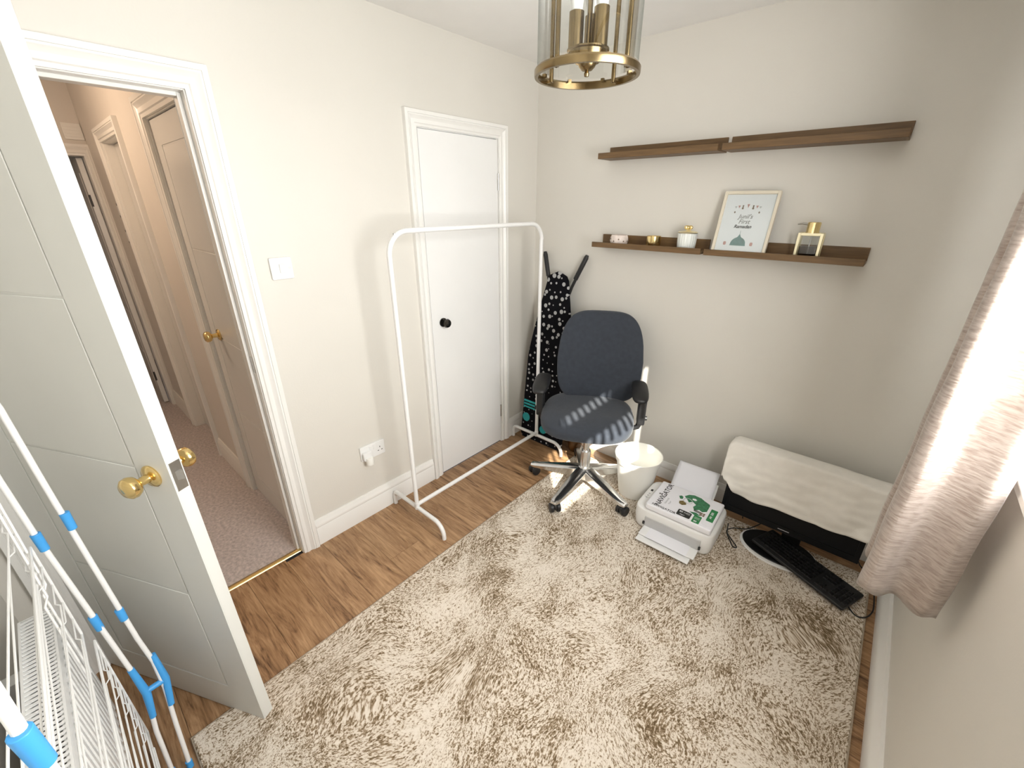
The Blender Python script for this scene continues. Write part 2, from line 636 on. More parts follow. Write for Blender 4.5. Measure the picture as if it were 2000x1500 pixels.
mb = MB()
wall_with_holes(mb, 'y', -0.116, XL, -2.95, YB+0.1, [(DM[0]-0.03, DM[1]+0.03, 0, DM[2]+0.03), (DC[0]-0.03, DC[1]+0.03, 0, DC[2]+0.03)], ZC)
struct(mb.build('wall_left', 'wall'), 'warm off-white painted wall with the two doorways', 'wall')
struct(MB().box((XL, YB, 0), (XR, YB+0.1, ZC)).build('wall_back', 'wall'), 'warm off-white painted wall behind the picture ledges', 'wall')
mb = MB()
wall_with_holes(mb, 'y', XR, XR+0.11, YF, YB+0.1, [WIN], ZC)
struct(mb.build('wall_right', 'wall'), 'warm off-white painted wall under the curtain and window', 'wall')
struct(MB().box((XL, YF-0.1, 0), (XR, YF, ZC)).build('wall_front', 'wall'), 'off-white painted wall behind the radiator', 'wall')
struct(MB().box((-0.116, YF-0.1, ZC), (XR+0.25, YB+0.1, ZC+0.1)).build('ceiling', 'ceiling'), 'plain white painted bedroom ceiling', 'ceiling')

# ------------------------------------------------------------------ skirting boards
def skirt_profile(t, h):
    return [(0, 0), (t, 0), (t, h-0.048), (t-0.002, h-0.044), (t+0.001, h-0.036), (t*0.9, h-0.024), (t*0.55, h-0.012), (t*0.5, h-0.004), (t*0.4, h), (0, h)]
def skirt(name, side, a0, a1, t, h, label):
    p = skirt_profile(t, h)
    mb = MB()
    if side == 'left':
        mb.prism([(XL+0.0+a, z) for a, z in p], a0, a1, 'xzy')
    elif side == 'back':
        mb.prism([(YB-a, z) for a, z in p], a0, a1, 'yzx')
    elif side == 'right':
        mb.prism([(XR-a, z) for a, z in p], a0, a1, 'xzy')
    else:
        mb.prism([(YF+a, z) for a, z in p], a0, a1, 'yzx')
    return struct(mb.build(name, 'gloss', smooth=35), label, 'baseboard')
sk = skirt('baseboard_left', 'left', DM[1]+0.083, DC[0]-0.072, 0.016, 0.15, 'white moulded skirting between the doorway and the cupboard')
o = skirt('baseboard_corner', 'left', DC[1]+0.08, YB-0.018, 0.016, 0.15, 'short white skirting between the cupboard and the corner')
skirt('baseboard_back', 'back', XL+0.017, XR-0.029, 0.016, 0.118, 'white moulded skirting behind the printer and monitor')
skirt('baseboard_right', 'right', YF+0.02, YB-0.017, 0.028, 0.12, 'white moulded skirting under the curtain')
skirt('baseboard_front', 'front', XL+0.09, XR-0.03, 0.016, 0.12, 'white moulded skirting behind the radiator')

# ------------------------------------------------------------------ door linings and architraves
ARCH = [(0, 0), (0, .013), (.012, .014), (.016, .018), (.022, .017), (.034, .0145), (.044, .019), (.050, .0235), (.0535, .0235), (.0545, .0205), (.0565, .0205), (.0575, .0245), (.0745, .0245), (.076, .022), (.076, 0)]
def architrave(name, parent, m, yl, yr, zt, place, width=0.076, rwidth=None):
    """U-shaped mitred moulding; place(u, h, z) maps along-wall coordinate, relief and height."""
    k = width/0.076
    kr = (rwidth or width)/0.076
    n = len(ARCH)
    vs = []
    for st in range(4):
        for w_, h_ in ARCH:
            if st == 0: p = place(yl-w_*k, h_, 0)
            elif st == 1: p = place(yl-w_*k, h_, zt+w_*k)
            elif st == 2: p = place(yr+w_*kr, h_, zt+w_*k)
            else: p = place(yr+w_*kr, h_, 0)
            vs.append(p)
    fs = []
    for st in range(3):
        for i in range(n):
            j = (i+1) % n
            fs.append((st*n+i, st*n+j, (st+1)*n+j, (st+1)*n+i))
    fs.append(tuple(range(n)))
    fs.append(tuple(3*n+i for i in range(n)))
    return MB().add(vs, fs).build(name, m, parent, smooth=28)

def lining(name, parent, m, y0, y1, zt, x0, x1, axis='y', stop=None):
    mb = MB()
    t = 0.03
    def bx(a0, a1, b0, b1, z0, z1):
        if axis == 'y': mb.box((b0, a0, z0), (b1, a1, z1))
        else: mb.box((a0, b0, z0), (a1, b1, z1))
    bx(y0-t, y0, x0, x1, 0, zt+t)
    bx(y1, y1+t, x0, x1, 0, zt+t)
    bx(y0, y1, x0, x1, zt, zt+t)
    if stop:
        s0, s1 = stop
        bx(y0, y0+0.012, s0, s1, 0, zt)
        bx(y1-0.012, y1, s0, s1, 0, zt)
        bx(y0+0.012, y1-0.012, s0, s1, zt-0.012, zt)
    return mb.build(name, m, parent, bevel=0.0015, seg=1)

t1 = thing('trim_1', 'white moulded architrave and lining of the open doorway', 'door frame', (0, 0, 0))
t1['kind'] = 'structure'
architrave('architrave', t1, 'gloss', DM[0]-0.004, DM[1]+0.004, DM[2]+0.004, lambda u, h, z: (XL+h, u, z))
lining('lining', t1, 'gloss', DM[0], DM[1], DM[2], -0.120, XL+0.004, stop=(-0.095, -0.050))
architrave('hall_architrave', t1, 'hallgloss', DM[0]-0.004, DM[1]-0.0, DM[2]+0.004, lambda u, h, z: (-0.116-h, u, z), rwidth=0.02)
MB().box((-0.045, DM[1]-0.0015, 0.99), (-0.022, DM[1]+0.001, 1.06)).build('strike_plate', 'steel', t1)

t2 = thing('trim_2', 'white moulded architrave and lining around the narrow flush cupboard door', 'door frame', (0, 0, 0))
t2['kind'] = 'structure'
architrave('architrave', t2, 'gloss', DC[0]-0.002, DC[1]+0.004, DC[2]+0.004, lambda u, h, z: (XL+h, u, z), width=0.068, rwidth=0.072)
lining('lining', t2, 'gloss', DC[0], DC[1], DC[2], -0.116, XL+0.003)

# ------------------------------------------------------------------ doors
def knob_rose(mb_):
    return mb_
def knob_profile(k=1.0):
    return [(0.0, 0.0), (0.030*k, 0.0), (0.031*k, 0.004), (0.026*k, 0.009), (0.012*k, 0.012), (0.0105*k, 0.030), (0.012*k, 0.034), (0.024*k, 0.040), (0.0285*k, 0.050), (0.027*k, 0.060), (0.019*k, 0.067), (0.0, 0.069)]

# main bedroom door leaf, swung into the room
DW, DT, DH = 0.735, 0.036, 1.972
hinge = Vector((0.6535, -2.2662, 0)) - Vector((0.898, 0.44, 0)).normalized()*DW
ang = math.atan2(0.44, 0.898)
d1 = thing('door_1', 'white grooved panel bedroom door standing open with brass knobs', 'door', (hinge.x, hinge.y, 0.006), ang)
d1['kind'] = 'structure'
MB().box((0, 0.0025, 0.0), (DW, DT, DH)).build('leaf', 'door', d1, bevel=0.001, seg=1)
g = 0.0032
gx0, gx1 = 0.135, DW-0.116
zb = [0.135, 0.568, 1.022, 1.456, 1.885]
# raised outer frame of the face, and the panels inside it
mb = MB()
mb.box((0, 0, 0), (gx0-g, 0.003, DH)); mb.box((gx1+g, 0, 0), (DW, 0.003, DH))
mb.box((gx0-g, 0, 0), (gx1+g, 0.003, zb[0]-g)); mb.box((gx0-g, 0, zb[-1]+g), (gx1+g, 0.003, DH))
mb.build('face_frame', 'door', d1)
for a, b_ in zip(zb[:-1], zb[1:]):
    MB().box((gx0+g, 0.0, a+g), (gx1-g, 0.003, b_-g)).build('panel', 'door', d1, bevel=0.0012, seg=1)
for s in (0, 1):
    R = Matrix.Rotation(PI/2 if s == 0 else -PI/2, 3, 'X')
    kn = MB().lathe(knob_profile(1.0), 28, (DW-0.064, 0.0 if s == 0 else DT, 1.005), R).build('knob', 'brass', d1, smooth=40)
lp = MB().box((DW-0.0005, 0.005, 0.965), (DW+0.0015, DT-0.004, 1.048)).build('latch_plate', 'steel', d1)
MB().prism([(DW, 0.011), (DW+0.012, 0.024), (DW, 0.026)], 0.995, 1.020, 'xyz').build('latch_bolt', 'steel', lp)
for z in (0.22, 1.75):
    MB().cyl((-0.004, 0.0, z-0.05), (-0.004, 0.0, z+0.05), 0.006, seg=10).build('hinge', 'steel', d1)

# flush cupboard door
d2 = thing('door_2', 'narrow plain flush white cupboard door with a dark round knob', 'door', (0, 0, 0))
d2['kind'] = 'structure'
MB().box((-0.042, DC[0]+0.003, 0.012), (-0.006, DC[1]-0.003, DC[2]-0.003)).build('leaf', 'flushdoor', d2, bevel=0.001, seg=1)
kn = MB().lathe([(0, 0), (0.026, 0), (0.026, 0.005), (0.011, 0.008), (0.010, 0.022), (0.022, 0.028), (0.0265, 0.038), (0.022, 0.047), (0, 0.051)], 28, (-0.006, -0.838, 1.012), Matrix.Rotation(PI/2, 3, 'Y')).build('knob', mat('dark_chrome', (0.10, 0.095, 0.09), 0.12, 1.0), d2, smooth=40)
for z in (0.26, 1.76):
    h_ = MB()
    h_.cyl((-0.002, DC[1]-0.001, z-0.045), (-0.002, DC[1]-0.001, z+0.045), 0.0065, seg=10)
    h_.build('hinge', 'steel', d2, smooth=40)

# ------------------------------------------------------------------ hall beyond the doorway
HY = -1.807
hall = MB().box((-4.3, -2.95, -0.08), (-0.062, -1.60, 0.0)).build('floor_hall', 'carpet')
struct(hall, 'mauve pile carpet of the hall', 'carpet')
strip = MB().prism([(-0.066, 0.0), (-0.034, 0.0), (-0.036, 0.004), (-0.05, 0.008), (-0.064, 0.004)], DM[0], DM[1], 'xzy').build('trim_3', 'brass', smooth=50)
struct(strip, 'brass threshold strip between carpet and laminate', 'threshold strip')
mb = MB()
D3 = (-0.757, -0.06, 1.985)
D4 = (-1.985, -1.435, 1.985)
wall_with_holes(mb, 'x', HY, HY+0.1, -2.62, -0.116, [(D3[0]-0.03, D3[1], 0, D3[2]+0.03), (D4[0]-0.03, D4[1]+0.03, 0, D4[2]+0.03)] if False else [(D4[0]-0.03, D4[1]+0.03, 0, D4[2]+0.03), (D3[0]-0.03, -0.1161, 0, D3[2]+0.03)], ZC)
struct(mb.build('wall_hall_right', 'hallwall'), 'pale painted hall wall with a row of doors', 'wall')
D5 = (-2.58, -1.845, 1.95)
mb = MB()
wall_with_holes(mb, 'y', -2.72, -2.62, -2.95, HY+0.1, [(D5[0]-0.03, D5[1]+0.03, 0, D5[2]+0.03)], ZC)
struct(mb.build('wall_hall_end', 'hallwall'), 'pale painted end wall of the hall over the far doorway', 'wall')
struct(MB().box((-2.62, -2.95, 0), (-0.116, -2.85, ZC)).build('wall_hall_left', 'hallwall'), 'pale painted hall wall hidden behind the open door', 'wall')
struct(MB().box((-2.72, -2.95, ZC), (-0.116, HY+0.1, ZC+0.1)).build('ceiling_hall', 'hallwall'), 'pale painted hall ceiling', 'ceiling')
mb = MB()
mb.box((-4.3, -2.95, 0), (-4.2, -1.5, 2.4)); mb.box((-4.2, -1.6, 0), (-2.72, -1.5, 2.4)); mb.box((-4.2, -2.95, 0), (-2.72, -2.85, 2.4)); mb.box((-4.3, -2.95, 2.4), (-2.72, -1.5, 2.5))
struct(mb.build('wall_far_room', 'hallwall'), 'unlit far room beyond the hall', 'wall')
mb = MB()
mb.box((-2.05, HY+0.35, 0), (-1.38, HY+0.42, 2.1))
struct(mb.build('wall_alcove', 'hallwall'), 'back of the recess behind the set-back hall door', 'wall')

# first hall door (closed, brass knob, grooves)
t = thing('trim_4', 'cream architrave of the hall door with brass knob', 'door frame')
t['kind'] = 'structure'
architrave('architrave', t, 'hallgloss', D3[0]-0.004, -0.128-0.076, D3[2]+0.004, lambda u, h, z: (u, HY-h, z), width=0.085)
MB().box((D3[0]-0.03, HY-0.002, 0), (D3[0], HY+0.1, D3[2]+0.03)).box((D3[0], HY-0.002, D3[2]), (-0.1161, HY+0.1, D3[2]+0.03)).build('lining', 'hallgloss', t)
d3 = thing('door_3', 'cream grooved hall door with a brass knob, just outside the bedroom', 'door')
d3['kind'] = 'structure'
MB().box((D3[0]+0.003, HY+0.010, 0.012), (-0.119, HY+0.045, D3[2]-0.003)).build('leaf', 'halldoor', d3)
px0, px1 = -0.655, -0.22
mb = MB()
yy0, yy1 = HY+0.0075, HY+0.0105
for a, b_, z0, z1 in ((D3[0]+0.003, px0-g, 0.012, 1.98), (px1+g, -0.119, 0.012, 1.98), (px0-g, px1+g, 0.012, 0.14-g), (px0-g, px1+g, 1.877+g, 1.98)):
    mb.box((a, yy0, z0), (b_, yy1, z1))
mb.build('face_frame', 'halldoor', d3)
for a, b_ in zip([0.14, 0.58, 1.02, 1.45], [0.58, 1.02, 1.45, 1.877]):
    MB().box((px0+g, yy0, a+g), (px1-g, yy1, b_-g)).build('panel', 'halldoor', d3, bevel=0.001, seg=1)
MB().lathe(knob_profile(0.95), 24, (-0.60, HY+0.0075, 1.035), Matrix.Rotation(PI/2, 3, 'X')).build('knob', 'brass', d3, smooth=40)

t = thing('trim_5', 'cream architrave around the set-back flush door in the hall', 'door frame')
t['kind'] = 'structure'
architrave('architrave', t, 'hallgloss', D4[0]-0.004, D4[1]+0.004, D4[2]+0.004, lambda u, h, z: (u, HY-h, z), width=0.075)
lining('lining', t, 'hallgloss', D4[0], D4[1], D4[2], HY-0.002, HY+0.1, axis='x')
d4 = thing('door_4', 'plain flush door set back in the hall recess', 'door')
d4['kind'] = 'structure'
MB().box((D4[0]+0.003, HY+0.05, 0.012), (D4[1]-0.003, HY+0.085, D4[2]-0.003)).build('leaf', 'halldoor', d4)
for z in (0.45, 1.77):
    MB().box((D4[1]-0.004, HY+0.008, z-0.05), (D4[1]+0.0005, HY+0.04, z+0.05)).build('hinge', 'darkgrey', d4)

t = thing('trim_6', 'cream door head and frame at the far end of the hall', 'door frame')
t['kind'] = 'structure'
architrave('architrave', t, 'hallgloss', D5[0]-0.004, D5[1]+0.004, D5[2]+0.004, lambda u, h, z: (-2.62+h, u, z), width=0.07, rwidth=0.036)
lining('lining', t, 'hallgloss', D5[0], D5[1], D5[2], -2.72, -2.618)
d5 = thing('door_5', 'pale grooved door standing open at the far end of the hall', 'door', (-2.70, D5[1]-0.004, 0.012), PI-0.02)
d5['kind'] = 'structure'
MB().box((0.0, 0.004, 0), (0.70, 0.036, 1.93)).build('leaf', 'halldoor', d5)
for a, b_ in zip([0.10, 0.45, 0.80, 1.15, 1.50], [0.45, 0.80, 1.15, 1.50, 1.84]):
    MB().box((0.10, 0.036, a+0.004), (0.60, 0.039, b_-0.004)).build('panel', 'halldoor', d5, bevel=0.001, seg=1)
for z in (0.25, 1.65):
    MB().box((-0.003, 0.028, z-0.04), (0.006, 0.041, z+0.04)).build('hinge', 'darkgrey', d5)

# hall skirting pieces
for nm, a, b_, lb in (('baseboard_hall', -1.355, -0.85, 'cream skirting between two hall doors'), ('baseboard_hall_far', -2.60, -2.066, 'cream skirting at the far end of the hall')):
    struct(MB().prism([(HY-p[0], p[1]) for p in skirt_profile(0.016, 0.14)], a, b_, 'yzx').build(nm, 'hallgloss', smooth=35), lb, 'baseboard')
for z, lb in ((1.60, 'upper small dark-edged switch plate on the hall wall'), (1.432, 'lower small dark-edged switch plate on the hall wall')):
    t = thing('hall_switch', lb, 'light switch', (-2.16, HY, z))
    MB().box((-0.045, -0.009, -0.045), (0.045, -0.0005, 0.045)).build('plate', 'darkgrey', t, bevel=0.002)
    MB().box((-0.020, -0.013, -0.030), (0.020, -0.008, 0.030)).build('rocker', 'whiteplastic', t, bevel=0.001)
t = thing('wall_vent', 'small square cream vent above the far hall doorway', 'vent', (-2.62, -1.86, 2.10))
MB().box((0.0005, -0.05, -0.05), (0.012, 0.05, 0.05)).build('plate', 'hallgloss', t, bevel=0.002)
for k in range(4):
    MB().box((0.012, -0.04, -0.034+k*0.02), (0.018, 0.04, -0.026+k*0.02)).build('slat', 'hallgloss', t)

# ------------------------------------------------------------------ window, sill, curtain
w1 = thing('window_1', 'white framed bedroom window behind the curtain', 'window', (0, 0, 0))
w1['kind'] = 'structure'
GX = 2.30
y0, y1, z0, z1 = WIN
mb = MB()
mb.box((GX-0.01, y0, z0), (GX+0.05, y0+0.02, z1)); mb.box((GX-0.01, y1-0.06, z0), (GX+0.05, y1, z1))
mb.box((GX-0.01, y0+0.02, z0), (GX+0.05, y1-0.06, z0+0.05)); mb.box((GX-0.01, y0+0.02, z1-0.03), (GX+0.05, y1-0.06, z1))
mb.build('frame', 'gloss', w1, bevel=0.003)
MB().box((GX-0.008, y0+0.02, 1.375), (GX+0.045, y1-0.06, 1.425)).build('sun_block_transom', 'gloss', w1, bevel=0.003)  # unseen rail, invented as lower limit of the sun opening
MB().box((GX-0.008, y0+0.02, 1.850), (GX+0.030, -1.40, 1.985)).build('sun_block_transom', 'gloss', w1, bevel=0.003)  # unseen deep rail, added to shade the seat between the sun stripes
MB().box((GX-0.006, -1.40, z0+0.05), (GX+0.04, -1.36, z1-0.03)).build('mullion', 'gloss', w1, bevel=0.003)
MB().box((GX-0.008, -1.64, 1.985), (GX+0.030, -1.40, 2.10)).build('sun_block_panel', 'gloss', w1, bevel=0.003)  # unseen solid panel, added to keep sun stripes off the chair back
yy = y0+0.075
while yy < -1.42:  # unseen bars, made up to cut the sunlight into stripes
    if yy < -1.66:
        MB().box((GX-0.004, yy, 1.985), (GX+0.012, yy+0.018, 2.10)).build('sun_stripe_bar', 'gloss', w1)
    if yy < -1.44:
        MB().box((GX-0.004, yy, 1.74), (GX+0.012, yy+0.016, 1.85)).build('sun_stripe_bar', 'gloss', w1)
    yy += 0.062
MB().box((GX+0.012, y0+0.02, z0+0.05), (GX+0.018, y1-0.06, 1.375)).build('sun_block_pane', 'sunblock', w1)  # unseen opaque sheet, added to block the low sun from the floor
MB().box((GX+0.012, y0+0.02, 1.425), (GX+0.018, -1.40, 1.85)).build('pane', 'pane', w1)
MB().box((GX+0.012, -1.36, 1.425), (GX+0.018, y1-0.06, 2.10)).build('pane', 'pane', w1)
MB().box((GX+0.012, y0+0.02, 1.985), (GX+0.018, -1.64, 2.10)).build('pane', 'pane', w1)
MB().box((XR-0.022, y0-0.04, z0-0.022), (GX-0.01, y1+0.02, z0+0.001)).build('window_board', 'gloss', w1, bevel=0.004)

def curtain():
    t = thing('curtain', 'champagne satin curtain hanging bunched at the window side', 'curtain', (2.12, -0.86, 0.65))
    # folded cross-section, wall side to room side and back, as (x, y)
    key = [(2.196, -1.045), (2.165, -1.064), (2.130, -1.040), (2.098, -1.026), (2.072, -1.050), (2.046, -1.060), (2.028, -1.032), (2.040, -0.985), (2.085, -0.955), (2.10, -0.93), (2.065, -0.905), (2.036, -0.885), (2.046, -0.850), (2.10, -0.835), (2.15, -0.82), (2.16, -0.79), (2.11, -0.77), (2.06, -0.755), (2.06, -0.72), (2.12, -0.70), (2.19, -0.69)]
    n = len(key)
    path = []
    for i in range(n-1):      # Catmull-Rom
        p0, p1, p2, p3 = [Vector(key[max(0, min(n-1, j))]) for j in (i-1, i, i+1, i+2)]
        for s in range(8):
            u = s/8
            path.append(0.5*((2*p1)+(p2-p0)*u+(2*p0-5*p1+4*p2-p3)*u*u+(3*p1-p0-3*p2+p3)*u**3))
    path.append(Vector(key[-1]))
    NZ = 60
    vs, fs = [], []
    m = len(path)
    for k in range(NZ+1):
        z = 0.65+k/NZ*1.60
        for i, p in enumerate(path):
            wob = 0.006*mnoise.noise(Vector((p.x*9, p.y*9, z*2.2)))
            q = 0.004*mnoise.noise(Vector((p.x*14+5, p.y*14, z*7)))
            zz = z
            if k == 0:
                zz += 0.006*math.sin(i*0.35)
            vs.append((p.x+wob+q-2.12, p.y+wob-q+0.86, zz-0.65))
    for k in range(NZ):
        for i in range(m-1):
            fs.append((k*m+i, k*m+i+1, (k+1)*m+i+1, (k+1)*m+i))
    o = MB().add(vs, fs).build('fabric', 'curtain', t, smooth=180)
    sm = o.modifiers.new('thick', 'SOLIDIFY')
    sm.thickness = 0.0025
    hem = [(p.x-2.12, p.y+0.86, 0.035) for p in path]
    return t
curtain()
cp = thing('curtain_pole', 'slim metal curtain pole above the window', 'curtain pole', (2.13, -1.45, 2.27))
MB().cyl((0, -0.80, 0), (0, 0.86, 0), 0.012, seg=16).build('rod', 'antique', cp, smooth=40)
for yy in (-0.7, 0.80):
    MB().tube([(0, yy, 0), (0.05, yy, 0.0), (0.104, yy, 0.0)], 0.007, 10).build('bracket', 'antique', cp, smooth=40)

# ------------------------------------------------------------------ rug
rg = thing('rug', 'large cream and taupe abstract swirl patterned rug on the laminate', 'rug', (0.525, -0.11, 0.0))
RX, RY = 1.652, 2.345
nx, ny = 40, 60
MB().prism(rounded(RX-0.012, RY-0.012, 0.01, 3, RX/2, -RY/2), 0.001, 0.0115, 'xyz').build('pile', 'rug', rg, bevel=0.003)
MB().tube([(x+0, y+0, 0.0055) for x, y in ((0.004, -0.004), (RX-0.004, -0.004), (RX-0.004, -RY+0.004), (0.004, -RY+0.004))], 0.0048, 8, closed=True).build('binding', 'rugedge', rg)

# ------------------------------------------------------------------ clothes rail
def arc(c, r, a0, a1, n, ax1, ax2):
    c, ax1, ax2 = Vector(c), Vector(ax1), Vector(ax2)
    return [c+ax1*(r*math.cos(math.radians(a0+(a1-a0)*k/n)))+ax2*(r*math.sin(math.radians(a0+(a1-a0)*k/n))) for k in range(n+1)]
cr = thing('clothes_rail', 'empty white metal clothes rail in front of the cupboard door', 'clothes rail', (0.235, -0.775, 0.0))
hw, top = 0.525, 1.537
pts = [(0, -hw, 0.095)]+arc((0, -hw+0.10, top-0.10), 0.10, 180, 90, 10, (0, 1, 0), (0, 0, 1))+arc((0, hw-0.085, top-0.10), 0.10, 90, 0, 10, (0, 1, 0), (0, 0, 1))
pts = [Vector(p) for p in pts]
pts[-1].y = hw+0.01
pts += [Vector((0, hw+0.012, 0.095))]
MB().tube(pts, 0.0115, 14).build('hanging_frame', 'whitemetal', cr, smooth=60)
for s in (-1, 1):
    yy = s*hw + (0.012 if s > 0 else 0)
    f = [(-0.222, yy, 0.004)]+arc((-0.222+0.035, yy, 0.058), 0.035, 180, 90, 6, (1, 0, 0), (0, 0, 1))+arc((0.222-0.07, yy, 0.023), 0.07, 90, 0, 8, (1, 0, 0), (0, 0, 1))+[(0.222, yy, 0.004)]
    MB().tube(f, 0.0115, 12).build('foot', 'whitemetal', cr, smooth=60)
    MB().cyl((0.0, yy, 0.085), (0.0, yy, 0.125), 0.0135, seg=14).build('collar', 'whitemetal', cr, smooth=40)
MB().cyl((0, -hw, 0.112), (0, hw+0.01, 0.112), 0.0115, seg=14).build('bottom_bar', 'whitemetal', cr, smooth=60)
MB().lathe([(0.0, 0), (0.006, 0), (0.006, 0.004), (0, 0.006)], 10, (0, -hw+0.035, top-0.012)).build('screw_cap', 'steel', cr)

# ------------------------------------------------------------------ switch and socket
t = thing('light_switch', 'white single light switch beside the open doorway', 'light switch', (XL, -1.655, 1.402))
MB().prism(rounded(0.087, 0.087, 0.006, 4), 0.0005, 0.010, 'yzx').build('plate', 'whiteplastic', t, bevel=0.002)
MB().box((0.009, -0.010, -0.018), (0.0145, 0.012, 0.018), Matrix.Rotation(0.08, 3, 'Y'), (0.012, 0, 0)).build('rocker', 'whiteplastic', t, bevel=0.0015)
for s in (-1, 1):
    MB().cyl((0.0095, s*0.030, 0), (0.0106, s*0.030, 0), 0.0042, seg=14).build('screw', 'steel', t)
t = thing('wall_socket', 'white double wall socket above the skirting board', 'socket', (XL, -1.385, 0.402))
MB().prism(rounded(0.146, 0.086, 0.006, 4), 0.0005, 0.011, 'yzx').build('plate', 'whiteplastic', t, bevel=0.002)
for s in (-1, 1):
    MB().box((0.010, s*0.012-0.008, 0.006), (0.0135, s*0.012+0.008, 0.032)).build('rocker', 'whiteplastic', t, bevel=0.001)
    for dy, dz, w_, h_ in ((0, 0.006, 0.004, 0.009), (-0.011, -0.014, 0.008, 0.004), (0.011, -0.014, 0.008, 0.004)):
        MB().box((0.0108, s*0.043+dy-w_/2, dz-h_/2), (0.0114, s*0.043+dy+w_/2, dz+h_/2)).build('pin_hole', 'black', t)
t = thing('plug', 'white plug with a round adaptor pushed into the double wall socket', 'plug', (XL+0.0115, -1.428, 0.392))
MB().prism(rounded(0.050, 0.050, 0.012, 4), 0.0005, 0.022, 'yzx').build('body', 'whiteplastic', t, bevel=0.003)
MB().lathe([(0.0, 0.0), (0.021, 0.0), (0.022, 0.004), (0.0195, 0.034), (0.017, 0.038), (0, 0.039)], 20, (0.026, 0.004, -0.045)).build('adaptor', 'binplastic', t, smooth=40)

# ------------------------------------------------------------------ radiator
t = thing('radiator', 'white panel radiator with a slatted top grille behind the clothes airer', 'radiator', (0.345, -2.665, 0.0))
RL = 0.95
mb = MB().box((0.0, 0.012, 0.13), (RL, 0.026, 0.597))
mb.build('rear_panel', 'whitemetal', t, bevel=0.003)
mb = MB().box((0.0, 0.068, 0.13), (RL, 0.080, 0.597))
mb.build('front_panel', 'whitemetal', t, bevel=0.003)
for k in range(int(RL/0.033)):
    MB().box((0.012+k*0.033, 0.080, 0.155), (0.012+k*0.033+0.019, 0.0855, 0.572)).build('rib', 'whitemetal', t, bevel=0.003, seg=1)
for x0 in (-0.003, RL):
    MB().box((x0, 0.012, 0.14), (x0+0.003, 0.080, 0.600)).build('side_cover', 'whitemetal', t)
mb = MB()
mb.box((0, 0.012, 0.597), (RL, 0.017, 0.602)); mb.box((0, 0.075, 0.597), (RL, 0.080, 0.602))
mb.build('grille_rim', 'whitemetal', t)
for k in range(66):
    MB().box((0.006+k*0.0142, 0.017, 0.5975), (0.006+k*0.0142+0.0062, 0.075, 0.6015)).build('slat', 'whitemetal', t)
for x in (0.08, RL-0.08):
    MB().cyl((x, 0.045, 0.0), (x, 0.045, 0.14), 0.0075, seg=10).build('pipe', 'whitemetal', t, smooth=40)
    MB().box((x-0.02, -0.054, 0.25), (x+0.02, 0.013, 0.50)).build('bracket', 'whitemetal', t)

